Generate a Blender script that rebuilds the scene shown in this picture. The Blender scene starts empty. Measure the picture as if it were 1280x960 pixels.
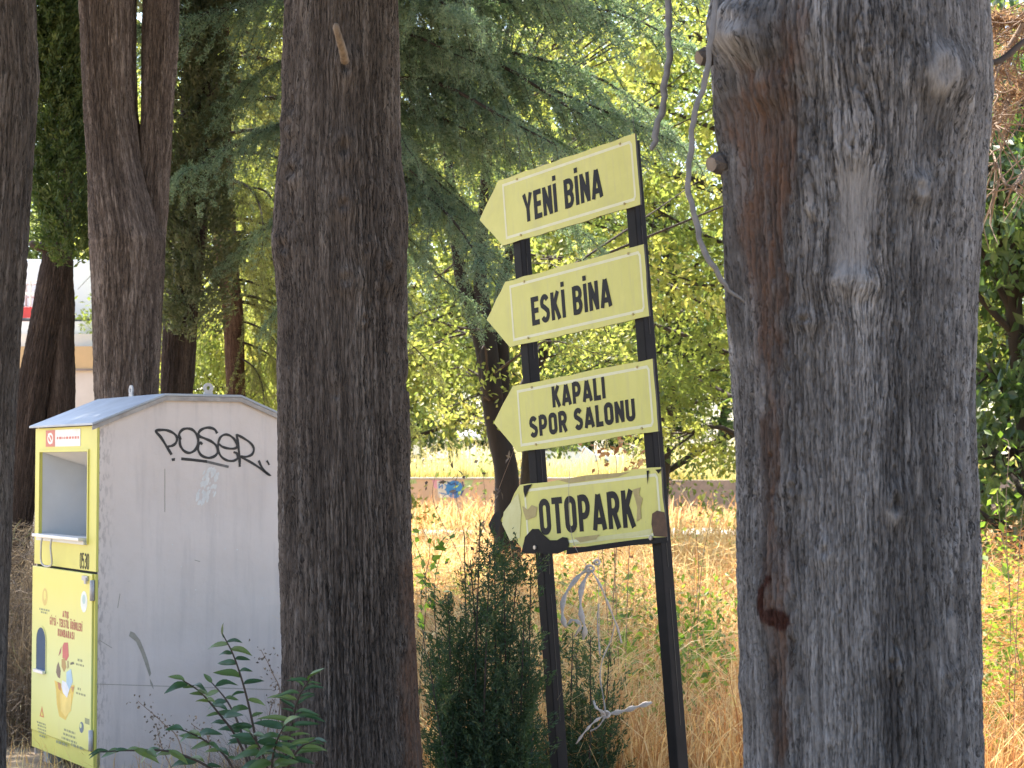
import bpy, math, random
import numpy as np
from mathutils import Vector, Matrix

# ------------------------------------------------------------------ camera, sky, sun, exposure
SC = bpy.context.scene
COL = SC.collection
F_PX, PITCH, CAM_H = 2400.0, math.atan(100 / 2400.0), 1.55
cam_d = bpy.data.cameras.new('camera')
cam_d.sensor_width = 36.0
cam_d.lens = 36.0 * F_PX / 1280.0
cam_d.clip_start, cam_d.clip_end = 0.1, 3000.0
cam_d.dof.use_dof = True
cam_d.dof.focus_distance = 7.0
cam_d.dof.aperture_fstop = 12.0
cam = bpy.data.objects.new('camera', cam_d)
COL.objects.link(cam)
cam.location = (0, 0, CAM_H)
cam.rotation_euler = (math.pi / 2 + PITCH, 0, 0)
SC.camera = cam

SUN_AZ, SUN_EL = math.radians(-20), math.radians(62)      # azimuth measured from +Y (view direction) towards +X
world = bpy.data.worlds.new('World')
SC.world = world
world.use_nodes = True
wn = world.node_tree.nodes
sky = wn.new('ShaderNodeTexSky')
sky.sky_type = 'NISHITA'
sky.sun_disc = False
sky.sun_elevation = SUN_EL
sky.sun_rotation = SUN_AZ
sky.air_density, sky.dust_density, sky.ozone_density = 1.0, 1.6, 1.0
wn['Background'].inputs['Strength'].default_value = 0.14
world.node_tree.links.new(sky.outputs['Color'], wn['Background'].inputs['Color'])
sun_d = bpy.data.lights.new('sun', 'SUN')
sun_d.energy = 5.0
sun_d.angle = math.radians(0.55)
sun_d.color = (1.0, 0.94, 0.84)
sun = bpy.data.objects.new('sun', sun_d)
COL.objects.link(sun)
SUN_DIR = Vector((math.sin(SUN_AZ) * math.cos(SUN_EL), math.cos(SUN_AZ) * math.cos(SUN_EL), math.sin(SUN_EL)))
sun.rotation_euler = SUN_DIR.to_track_quat('Z', 'Y').to_euler()
SC.view_settings.view_transform = 'Standard'
SC.view_settings.look = 'None'
SC.view_settings.exposure = 1.98
SC.view_settings.gamma = 1.0
SC.render.engine = 'CYCLES'
SC.cycles.use_denoising = True
SC.cycles.max_bounces = 6
SC.cycles.diffuse_bounces = 3
SC.cycles.glossy_bounces = 2
SC.cycles.transmission_bounces = 4
SC.cycles.transparent_max_bounces = 4
SC.cycles.caustics_reflective = False
SC.cycles.caustics_refractive = False
SC.cycles.sample_clamp_indirect = 6.0

# ------------------------------------------------------------------ helpers
CP, SP_ = math.cos(PITCH), math.sin(PITCH)
CAMP = np.array([0, 0, CAM_H])

def ray(px, py):
    x, u = (px - 640) / F_PX, (480 - py) / F_PX
    return np.array([x, CP - u * SP_, SP_ + u * CP])

def P(px, py, Y):
    """the place at distance Y (metres ahead) that a surveyor at the camera sights at px, py"""
    d = ray(px, py)
    return CAMP + d * (Y / d[1])

def X_at(px, Y):
    return float(P(px, 580, Y)[0])

def Z_at(py, Y):
    return float(P(640, py, Y)[2])

def project(p):
    p = np.asarray(p) - CAMP
    d = p[..., 1] * CP + p[..., 2] * SP_
    u = -p[..., 1] * SP_ + p[..., 2] * CP
    return 640 + F_PX * p[..., 0] / d, 480 - F_PX * u / d

def _h(ix, iy, iz):
    n = (ix.astype(np.int64) * 374761393 + iy.astype(np.int64) * 668265263 + iz.astype(np.int64) * 1274126177) & 0xFFFFFFFF
    n = ((n ^ (n >> 13)) * 1103515245) & 0xFFFFFFFF
    n = ((n ^ (n >> 16)) * 2246822519) & 0xFFFFFFFF
    return ((n ^ (n >> 15)) & 0xFFFFFF) / float(0xFFFFFF) * 2 - 1

def vn(x, y, z=0.0):
    x, y, z = np.broadcast_arrays(np.asarray(x, float), np.asarray(y, float), np.asarray(z, float))
    xi, yi, zi = np.floor(x), np.floor(y), np.floor(z)
    fx, fy, fz = x - xi, y - yi, z - zi
    fx, fy, fz = fx * fx * (3 - 2 * fx), fy * fy * (3 - 2 * fy), fz * fz * (3 - 2 * fz)
    r = 0
    for a in (0, 1):
        for b in (0, 1):
            for c in (0, 1):
                r = r + _h(xi + a, yi + b, zi + c) * (fx if a else 1 - fx) * (fy if b else 1 - fy) * (fz if c else 1 - fz)
    return r

def sstep(a, b, x):
    t = np.clip((x - a) / (b - a), 0, 1)
    return t * t * (3 - 2 * t)

def mesh_np(name, V, F, mats, smooth=False, midx=None, attrs=None):
    """V (n,3); F (m,3|4) array or list of faces; attrs {name: (type, array)}"""
    me = bpy.data.meshes.new(name)
    V = np.asarray(V, np.float32)
    if isinstance(F, np.ndarray):
        m, k = F.shape
        me.vertices.add(len(V)); me.vertices.foreach_set('co', V.ravel())
        me.loops.add(m * k); me.loops.foreach_set('vertex_index', F.astype(np.int32).ravel())
        me.polygons.add(m)
        me.polygons.foreach_set('loop_start', np.arange(0, m * k, k, dtype=np.int32))
        nf = m
    else:
        me.from_pydata([tuple(map(float, v)) for v in V], [], [tuple(int(i) for i in f) for f in F])
        nf = len(F)
    if midx is not None:
        me.polygons.foreach_set('material_index', np.asarray(midx, np.int32))
    me.polygons.foreach_set('use_smooth', np.full(nf, bool(smooth)))
    for k_, (t, arr) in (attrs or {}).items():
        at = me.attributes.new(k_, t, 'POINT')
        key = {'FLOAT': 'value', 'FLOAT_VECTOR': 'vector', 'FLOAT_COLOR': 'color'}[t]
        at.data.foreach_set(key, np.asarray(arr, np.float32).ravel())
    for mm in (mats if isinstance(mats, (list, tuple)) else [mats]):
        me.materials.append(mm)
    me.update(calc_edges=True)
    me.validate()
    return me

def link(name, me, parent=None, loc=None, rot=None, scale=None):
    o = bpy.data.objects.new(name, me)
    COL.objects.link(o)
    if parent is not None:
        o.parent = parent
    if loc is not None: o.location = loc
    if rot is not None: o.rotation_euler = rot
    if scale is not None: o.scale = scale if hasattr(scale, '__len__') else (scale,) * 3
    return o

def tag(o, label=None, cat=None, group=None, kind=None):
    if label: o['label'] = label
    if cat: o['category'] = cat
    if group: o['group'] = group
    if kind: o['kind'] = kind
    return o

def empty(name, loc, rot=(0, 0, 0)):
    o = link(name, None, None, loc, rot)
    o.empty_display_size = 0.2
    return o

class MB:
    def __init__(s): s.V, s.F, s.M = [], [], []
    def add(s, V, F, m=0):
        b = len(s.V)
        s.V += [tuple(map(float, v)) for v in V]
        s.F += [tuple(i + b for i in f) for f in F]
        s.M += [m] * len(F)
    def box(s, lo, hi, m=0):
        (a, b, c), (d, e, f) = lo, hi
        s.add([(a, b, c), (d, b, c), (d, e, c), (a, e, c), (a, b, f), (d, b, f), (d, e, f), (a, e, f)],
              [(0, 3, 2, 1), (4, 5, 6, 7), (0, 1, 5, 4), (1, 2, 6, 5), (2, 3, 7, 6), (3, 0, 4, 7)], m)
    def tube(s, pts, rad, n=8, m=0, cap=True, flat=1.0):
        pts = [Vector(p) for p in pts]
        if not hasattr(rad, '__len__'): rad = [rad] * len(pts)
        V, F = [], []
        up = Vector((0.13, 0.21, 0.97))
        prev = None
        for i, p in enumerate(pts):
            t = (pts[min(i + 1, len(pts) - 1)] - pts[max(i - 1, 0)])
            if t.length < 1e-9: t = Vector((0, 0, 1))
            t.normalize()
            a = prev if prev is not None else (up if abs(t.dot(up)) < .9 else Vector((1, 0, 0)))
            a = a - t * a.dot(t)
            if a.length < 1e-6: a = t.orthogonal()
            a.normalize(); prev = a
            b = t.cross(a)
            for k in range(n):
                w = 2 * math.pi * k / n
                V.append(p + (a * math.cos(w) + b * math.sin(w) * flat) * rad[i])
        for i in range(len(pts) - 1):
            for k in range(n):
                F.append((i * n + k, i * n + (k + 1) % n, (i + 1) * n + (k + 1) % n, (i + 1) * n + k))
        if cap:
            F.append(tuple(range(n - 1, -1, -1)))
            F.append(tuple((len(pts) - 1) * n + k for k in range(n)))
        s.add(V, F, m)
    def prism(s, poly, frame, d0, d1, m=0):
        """poly 2-d (ccw); frame (o, a, b, n): point = o + a x + b y + n d"""
        o, a, b, n = [Vector(q) for q in frame]
        k = len(poly)
        V = [o + a * x + b * y + n * d0 for x, y in poly] + [o + a * x + b * y + n * d1 for x, y in poly]
        F = [tuple(range(k - 1, -1, -1)), tuple(range(k, 2 * k))] + [(i, (i + 1) % k, k + (i + 1) % k, k + i) for i in range(k)]
        s.add(V, F, m)
    def sheet(s, poly, frame, d, m=0):
        o, a, b, n = [Vector(q) for q in frame]
        s.add([o + a * x + b * y + n * d for x, y in poly], [tuple(range(len(poly)))], m)
    def ribbon(s, pts, w, frame, d, closed=False, m=0):
        o, a, b, n = [Vector(q) for q in frame]
        p = np.array(pts, float)
        k = len(p)
        if not hasattr(w, '__len__'): w = [w] * k
        L, R = [], []
        for i in range(k):
            if closed: q0, q1 = p[i - 1], p[(i + 1) % k]
            else: q0, q1 = p[max(i - 1, 0)], p[min(i + 1, k - 1)]
            d0, d1 = p[i] - q0, q1 - p[i]
            if np.hypot(*d0) < 1e-9: d0 = d1
            if np.hypot(*d1) < 1e-9: d1 = d0
            d0, d1 = d0 / np.hypot(*d0), d1 / np.hypot(*d1)
            t = d0 + d1
            if np.hypot(*t) < 1e-6: t = d1
            t = t / np.hypot(*t)
            nn = np.array([-t[1], t[0]])
            c = max(0.45, abs(nn @ np.array([-d1[1], d1[0]])))
            L.append(p[i] + nn * w[i] / 2 / c); R.append(p[i] - nn * w[i] / 2 / c)
        V = [o + a * q[0] + b * q[1] + n * d for q in L] + [o + a * q[0] + b * q[1] + n * d for q in R]
        F = [(k + i, k + (i + 1) % k, (i + 1) % k, i) for i in range(k if closed else k - 1)]
        s.add(V, F, m)
    def build(s, name, mats, parent=None, smooth=False, loc=None, rot=None, bevel=0):
        me = mesh_np(name, np.array(s.V), s.F, mats, smooth, s.M)
        o = link(name, me, parent, loc, rot)
        if bevel:
            b = o.modifiers.new('Bevel', 'BEVEL'); b.width = bevel; b.segments = 2; b.limit_method = 'ANGLE'
        return o

def spline(pts, n=24):
    p = np.array(pts, float)
    if len(p) < 3: 
        return [p[0] + (p[-1] - p[0]) * t for t in np.linspace(0, 1, n)]
    q = np.vstack([2 * p[0] - p[1], p, 2 * p[-1] - p[-2]])
    out = []
    segs = len(p) - 1
    for t in np.linspace(0, segs - 1e-9, n):
        i = int(t); f = t - i
        a, b, c, d = q[i], q[i + 1], q[i + 2], q[i + 3]
        out.append(0.5 * ((2 * b) + (-a + c) * f + (2 * a - 5 * b + 4 * c - d) * f * f + (-a + 3 * b - 3 * c + d) * f ** 3))
    return out

# ------------------------------------------------------------------ materials
def new_mat(name):
    m = bpy.data.materials.new(name); m.use_nodes = True
    nt = m.node_tree
    return m, nt, nt.nodes['Principled BSDF'], nt.nodes['Material Output']

def ramp(nt, stops, fac=None, interp='LINEAR'):
    r = nt.nodes.new('ShaderNodeValToRGB')
    r.color_ramp.interpolation = interp
    e = r.color_ramp.elements
    while len(e) < len(stops): e.new(0.5)
    for el, (pos, c) in zip(e, stops):
        el.position = pos
        el.color = (c, c, c, 1) if not hasattr(c, '__len__') else (*c, 1)
    if fac is not None: nt.links.new(fac, r.inputs['Fac'])
    return r.outputs['Color']

def noise(nt, vec, scale, detail=4, rough=0.55, dist=0.0):
    n = nt.nodes.new('ShaderNodeTexNoise')
    n.inputs['Scale'].default_value = scale
    n.inputs['Detail'].default_value = detail
    n.inputs['Roughness'].default_value = rough
    n.inputs['Distortion'].default_value = dist
    if vec is not None: nt.links.new(vec, n.inputs['Vector'])
    return n.outputs['Fac']

def mapping(nt, vec, sc, loc=(0, 0, 0)):
    n = nt.nodes.new('ShaderNodeMapping')
    n.inputs['Scale'].default_value = sc
    n.inputs['Location'].default_value = loc
    nt.links.new(vec, n.inputs['Vector'])
    return n.outputs['Vector']

def mix(nt, fac, a, b, mode='MIX'):
    n = nt.nodes.new('ShaderNodeMix'); n.data_type = 'RGBA'; n.blend_type = mode
    for i, v in ((0, fac), (6, a), (7, b)):
        s = n.inputs[i]
        if hasattr(v, 'is_linked'): nt.links.new(v, s)
        elif hasattr(v, '__len__'): s.default_value = (*v, 1)
        else: s.default_value = v if i == 0 else (v, v, v, 1)
    return n.outputs[2]

def math_n(nt, op, a, b=None):
    n = nt.nodes.new('ShaderNodeMath'); n.operation = op
    for s, v in ((n.inputs[0], a), (n.inputs[1], b)):
        if v is None: continue
        if hasattr(v, 'is_linked'): nt.links.new(v, s)
        else: s.default_value = v
    return n.outputs[0]

def objco(nt):
    return nt.nodes.new('ShaderNodeTexCoord').outputs['Object']

def attr(nt, name, out='Vector'):
    n = nt.nodes.new('ShaderNodeAttribute'); n.attribute_name = name
    return n.outputs[out]

def bump(nt, h, bsdf, strength=0.5, dist=0.01):
    b = nt.nodes.new('ShaderNodeBump')
    b.inputs['Strength'].default_value = strength
    b.inputs['Distance'].default_value = dist
    nt.links.new(h, b.inputs['Height'])
    nt.links.new(b.outputs['Normal'], bsdf.inputs['Normal'])

def plain(name, c1, c2=None, scale=8, rough=0.6, bstr=0.15, metal=0.0, stretch=(1, 1, 1), spec=0.4):
    m, nt, b, o = new_mat(name)
    c2 = c2 or tuple(x * 0.75 for x in c1)
    v = mapping(nt, objco(nt), stretch)
    n = noise(nt, v, scale, 6, 0.6)
    nt.links.new(ramp(nt, [(0.3, c1), (0.7, c2)], n), b.inputs['Base Color'])
    b.inputs['Roughness'].default_value = rough
    b.inputs['Metallic'].default_value = metal
    b.inputs['Specular IOR Level'].default_value = spec
    if bstr: bump(nt, noise(nt, v, scale * 5, 5), b, bstr, 0.004)
    return m

def leaf_mat(name, stops, trans=0.4, tcol=(1.0, 1.15, 0.35), rough=0.5, spec=0.35, tgain=1.6):
    m, nt, b, out = new_mat(name)
    c = ramp(nt, stops, attr(nt, 'rnd', 'Fac'))
    nt.links.new(c, b.inputs['Base Color'])
    b.inputs['Roughness'].default_value = rough
    b.inputs['Specular IOR Level'].default_value = spec
    t = nt.nodes.new('ShaderNodeBsdfTranslucent')
    tc = mix(nt, 1.0, c, tuple(x * tgain for x in tcol), 'MULTIPLY')
    nt.links.new(tc, t.inputs['Color'])
    ms = nt.nodes.new('ShaderNodeMixShader'); ms.inputs[0].default_value = trans
    nt.links.new(b.outputs[0], ms.inputs[1]); nt.links.new(t.outputs[0], ms.inputs[2])
    nt.links.new(ms.outputs[0], out.inputs['Surface'])
    return m

def bark_mat(name, dark, mid, light, streak=0.5, brown=(0.2, 0.085, 0.04), bare=(0.33, 0.31, 0.29), resin=(0.022, 0.007, 0.004)):
    m, nt, b, o = new_mat(name)
    v = attr(nt, 'bark')
    fib = noise(nt, mapping(nt, v, (95, 9, 1)), 1.0, 8, 0.68, 0.15)
    band = noise(nt, mapping(nt, v, (11, 0.9, 1)), 1.0, 5, 0.6, 0.3)
    blot = noise(nt, mapping(nt, v, (16, 9, 1), (5, 2, 0)), 1.0, 5, 0.65, 0.3)
    fine = noise(nt, mapping(nt, v, (300, 40, 1)), 1.0, 6, 0.75)
    strk = noise(nt, mapping(nt, v, (85, 5, 1), (3, 7, 0)), 1.0, 6, 0.7, 0.1)
    fis = noise(nt, mapping(nt, v, (60, 4.2, 1), (9, 1, 0)), 1.0, 6, 0.6, 0.2)
    f = math_n(nt, 'ADD', math_n(nt, 'ADD', math_n(nt, 'MULTIPLY', fib, 0.36), math_n(nt, 'MULTIPLY', fine, 0.2)), math_n(nt, 'MULTIPLY', band, 0.34))
    f = math_n(nt, 'ADD', f, math_n(nt, 'MULTIPLY', attr(nt, 'cell', 'Fac'), 0.1))
    c = ramp(nt, [(0.4, dark), (0.505, mid), (0.61, light)], f)
    c = mix(nt, ramp(nt, [(0.45, 0.0), (0.7, 0.45)], blot), c, tuple(x * 0.62 for x in mid))
    c = mix(nt, ramp(nt, [(0.6, 0.0), (0.7, streak)], strk), c, tuple(min(1, x * 1.3 + 0.02) for x in light))
    fis2 = noise(nt, mapping(nt, v, (150, 7, 1), (2, 5, 0)), 1.0, 5, 0.55, 0.1)
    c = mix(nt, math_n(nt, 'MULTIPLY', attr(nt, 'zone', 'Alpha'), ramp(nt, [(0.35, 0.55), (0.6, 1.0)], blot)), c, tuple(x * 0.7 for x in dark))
    c = mix(nt, ramp(nt, [(0.482, 0.0), (0.497, 0.9), (0.503, 0.9), (0.518, 0.0)], fis), c, tuple(x * 0.3 for x in dark))
    c = mix(nt, ramp(nt, [(0.475, 0.0), (0.496, 0.75), (0.504, 0.75), (0.525, 0.0)], fis2), c, tuple(x * 0.4 for x in dark))
    z = nt.nodes.new('ShaderNodeSeparateColor'); nt.links.new(attr(nt, 'zone', 'Color'), z.inputs[0])
    c = mix(nt, math_n(nt, 'MULTIPLY', z.outputs[0], ramp(nt, [(0.38, 0.45), (0.6, 1.0)], fib)), c, ramp(nt, [(0.35, tuple(x * 0.45 for x in brown)), (0.65, tuple(x * 1.25 for x in brown))], fib))
    c = mix(nt, math_n(nt, 'MULTIPLY', z.outputs[1], ramp(nt, [(0.4, 0.25), (0.6, 0.85)], fine)), c, ramp(nt, [(0.3, tuple(x * 0.75 for x in bare)), (0.7, bare)], fine))
    c = mix(nt, z.outputs[2], c, ramp(nt, [(0.35, resin), (0.7, tuple(x * 2.6 for x in resin))], fine))
    nt.links.new(c, b.inputs['Base Color'])
    b.inputs['Roughness'].default_value = 0.85
    b.inputs['Specular IOR Level'].default_value = 0.25
    hh = math_n(nt, 'ADD', math_n(nt, 'MULTIPLY', fib, 1.0), math_n(nt, 'MULTIPLY', fine, 0.8))
    bump(nt, hh, b, 1.0, 0.009)
    return m

M = {}
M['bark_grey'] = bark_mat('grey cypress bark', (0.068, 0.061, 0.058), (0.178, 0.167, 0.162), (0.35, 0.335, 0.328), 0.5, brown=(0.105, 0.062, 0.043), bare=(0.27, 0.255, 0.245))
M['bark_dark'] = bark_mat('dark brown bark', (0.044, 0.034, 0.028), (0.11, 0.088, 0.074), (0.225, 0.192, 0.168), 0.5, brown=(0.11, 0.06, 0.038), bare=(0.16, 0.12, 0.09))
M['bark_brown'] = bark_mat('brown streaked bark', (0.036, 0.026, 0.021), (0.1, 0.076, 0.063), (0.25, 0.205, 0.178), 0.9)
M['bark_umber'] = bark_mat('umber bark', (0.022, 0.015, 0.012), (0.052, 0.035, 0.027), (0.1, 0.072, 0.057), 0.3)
M['bark_red'] = bark_mat('reddish bark', (0.06, 0.03, 0.02), (0.13, 0.07, 0.045), (0.2, 0.13, 0.09), 0.3)
M['limb'] = plain('limb wood', (0.07, 0.052, 0.042), (0.03, 0.022, 0.018), 12, 0.9, 0.5, stretch=(1, 1, 0.25))
M['dead_twig'] = plain('dead twig', (0.3, 0.21, 0.15), (0.15, 0.1, 0.07), 20, 0.9, 0.2)
M['broken_wood'] = plain('broken pale wood', (0.2, 0.155, 0.115), (0.09, 0.066, 0.048), 60, 0.8, 0.4, stretch=(1, 1, 0.15))
M['yellow'] = plain('yellow sign paint', (0.75, 0.7, 0.21), (0.69, 0.635, 0.165), 6, 0.42, 0.06)
M['vine'] = plain('grey dry vine', (0.17, 0.16, 0.155), (0.1, 0.094, 0.09), 30, 0.75, 0.3)
M['black_metal'] = plain('black painted steel', (0.007, 0.0065, 0.007), (0.014, 0.012, 0.012), 14, 0.65, 0.12, spec=.2)
M['black_ink'] = plain('black lettering', (0.007, 0.007, 0.009), (0.011, 0.011, 0.013), 20, 0.6, 0, spec=.25)

# leaves
G = lambda *a: tuple(a)
M['lf_lime'] = leaf_mat('lime green leaves', [(0, G(.11, .15, .05)), (.45, G(.19, .225, .075)), (.8, G(.3, .31, .11)), (1, G(.42, .38, .14))], 0.55, (1.12, 1.1, 0.6), tgain=1.7)
M['lf_green'] = leaf_mat('mid green leaves', [(0, G(.07, .105, .04)), (.5, G(.125, .17, .065)), (1, G(.22, .25, .1))], 0.5, (1.1, 1.1, 0.6))
M['lf_deep'] = leaf_mat('deep green leaves', [(0, G(.04, .07, .03)), (.5, G(.07, .11, .045)), (1, G(.12, .16, .065))], 0.45)
M['lf_gloss'] = leaf_mat('glossy dark leaves', [(0, G(.055, .09, .045)), (.5, G(.1, .145, .07)), (1, G(.2, .24, .13))], 0.42, rough=0.32, spec=0.6)
M['lf_cedar'] = leaf_mat('blue green cedar needles', [(0, G(.075, .125, .1)), (.5, G(.15, .22, .18)), (1, G(.27, .32, .23))], 0.38, (1.1, 1.15, 0.6), rough=0.6)
M['lf_cedar2'] = leaf_mat('olive cedar needles', [(0, G(.11, .13, .06)), (.5, G(.18, .2, .085)), (1, G(.28, .28, .13))], 0.42, (1.1, 1.1, 0.55), rough=0.6)
M['lf_cypress'] = leaf_mat('green cypress sprays', [(0, G(.035, .06, .022)), (.5, G(.062, .095, .034)), (1, G(.13, .16, .055))], 0.3, rough=0.6)
M['lf_greycyp'] = leaf_mat('grey green cypress sprays', [(0, G(.06, .072, .045)), (.5, G(.11, .125, .08)), (1, G(.19, .19, .12))], 0.25, rough=0.7)
M['lf_juniper'] = leaf_mat('dark juniper sprays', [(0, G(.026, .05, .03)), (.5, G(.046, .08, .045)), (.85, G(.085, .12, .06)), (1, G(.17, .17, .085))], 0.32, rough=0.6)
M['lf_weed'] = leaf_mat('weed leaves', [(0, G(.07, .12, .03)), (.5, G(.14, .21, .05)), (1, G(.27, .33, .09))], 0.5)
M['lf_straw'] = leaf_mat('dry straw', [(0, G(.36, .18, .075)), (.25, G(.52, .32, .15)), (.55, G(.68, .52, .28)), (.88, G(.75, .66, .42)), (.95, G(.45, .45, .16)), (1, G(.26, .32, .08))], 0.45, (1.1, 1.0, 0.75), rough=0.7, tgain=1.25)
M['lf_rust'] = leaf_mat('rusty dry stems', [(0, G(.26, .11, .045)), (.5, G(.45, .22, .09)), (1, G(.6, .4, .18))], 0.35, (1.1, 1.0, .75), rough=0.7, tgain=1.25)
M['lf_greyweed'] = leaf_mat('grey brown dead weeds', [(0, G(.08, .06, .045)), (.5, G(.16, .125, .095)), (.93, G(.28, .22, .16)), (1, G(.1, .13, .05))], 0.25, (1, 1, 0.8), rough=0.8, tgain=1.2)
M['lf_terrace'] = leaf_mat('yellow green terrace grass', [(0, G(.34, .31, .12)), (.5, G(.48, .43, .2)), (1, G(.6, .54, .36))], 0.35, (1.1, 1.05, .6), rough=0.7, tgain=1.25)
M['lf_brown'] = leaf_mat('brown dead needles', [(0, G(.2, .12, .08)), (.5, G(.32, .2, .13)), (1, G(.45, .33, .23))], 0.35, (1.1, 1, .75), rough=0.8, tgain=1.25)
M['lf_sapling'] = leaf_mat('sapling leaves', [(0, G(.022, .055, .026)), (.5, G(.038, .085, .034)), (.9, G(.08, .125, .04)), (1, G(.12, .16, .04))], 0.3, rough=0.4, spec=0.5)

# ------------------------------------------------------------------ setting: ground, terrace
def ground_mat():
    m, nt, b, o = new_mat('dry soil and straw litter')
    v = objco(nt)
    n1 = noise(nt, v, 0.35, 5, 0.6); n2 = noise(nt, v, 14, 7, 0.7)
    c = ramp(nt, [(0.3, (0.2, 0.13, 0.08)), (0.5, (0.34, 0.245, 0.15)), (0.7, (0.46, 0.37, 0.24))], n2)
    c = mix(nt, ramp(nt, [(0.4, 0.0), (0.65, 0.6)], n1), c, (0.42, 0.33, 0.23))
    nt.links.new(c, b.inputs['Base Color']); b.inputs['Roughness'].default_value = 0.95
    bump(nt, n2, b, 0.6, 0.05)
    return m
M['ground'] = ground_mat()

def grid_sheet(name, x0, x1, y0, y1, nx, ny, z, amp, mat, kind='structure'):
    gx = np.linspace(x0, x1, nx); gy = np.linspace(y0, y1, ny)
    XX, YY = np.meshgrid(gx, gy)
    ZZ = z + amp * (vn(XX * .5, YY * .5, 3) + .5 * vn(XX * 1.7, YY * 1.7, 9))
    V = np.stack([XX, YY, ZZ], -1).reshape(-1, 3)
    i = np.arange((nx - 1) * (ny - 1)); r, c = i // (nx - 1), i % (nx - 1)
    a = r * nx + c
    F = np.stack([a, a + 1, a + nx + 1, a + nx], 1)
    o = link(name, mesh_np(name, V, F, mat, True))
    o['kind'] = kind
    return o

V = [(-1500, -600, -.12), (1500, -600, -.12), (1500, 2500, -.12), (-1500, 2500, -.12)]
tag(link('ground', mesh_np('ground', V, [(0, 1, 2, 3)], M['ground'])), kind='structure')
grid_sheet('field_ground', -26, 26, 2.0, 49.7, 120, 140, -0.01, 0.025, M['ground'])
M['soil2'] = plain('terrace soil', (0.4, 0.32, 0.13), (0.3, 0.25, 0.1), 2, 0.95, 0.3)
grid_sheet('terrace_ground', -9.5, 40, 50.2, 110, 60, 40, 1.12, 0.02, M['soil2'])
M['path'] = plain('pale gravel path', (0.6, 0.54, 0.46), (0.45, 0.39, 0.32), 6, 0.95, 0.4)
tag(link('path', mesh_np('path', [(-26, 39, 0.05), (12, 41.5, 0.05), (12, 45.5, 0.05), (-26, 44, 0.05)], [(0, 1, 2, 3)], M['path'])), kind='structure')

# ------------------------------------------------------------------ trunks
def strips(u, z, w, L, seed):
    """long bark strips of width w and length L: (height of each, groove between, break at the ends)"""
    uu = u / w + .55 * vn(u / w * .7, z / L * 1.6, seed) + .22 * vn(u / w * 2.3, z / L * 8, seed + 1) + .1 * vn(u / w * 4, z / L * 26, seed + 2)
    c = np.floor(uu); fu = uu - c
    zz = z / L + 7 * _h(c, c * 0 + 3, c * 0 + seed) + .35 * vn(u / w * 1.7, z / L * 3, seed + 3) + .1 * vn(u / w * 5, z / L * 9, seed + 4)
    r = np.floor(zz); fz = zz - r
    return _h(c, r, c * 0 + seed), 1 - sstep(.02, .2, np.minimum(fu, 1 - fu)), 1 - sstep(.0, .07, np.minimum(fz, 1 - fz))

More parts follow.
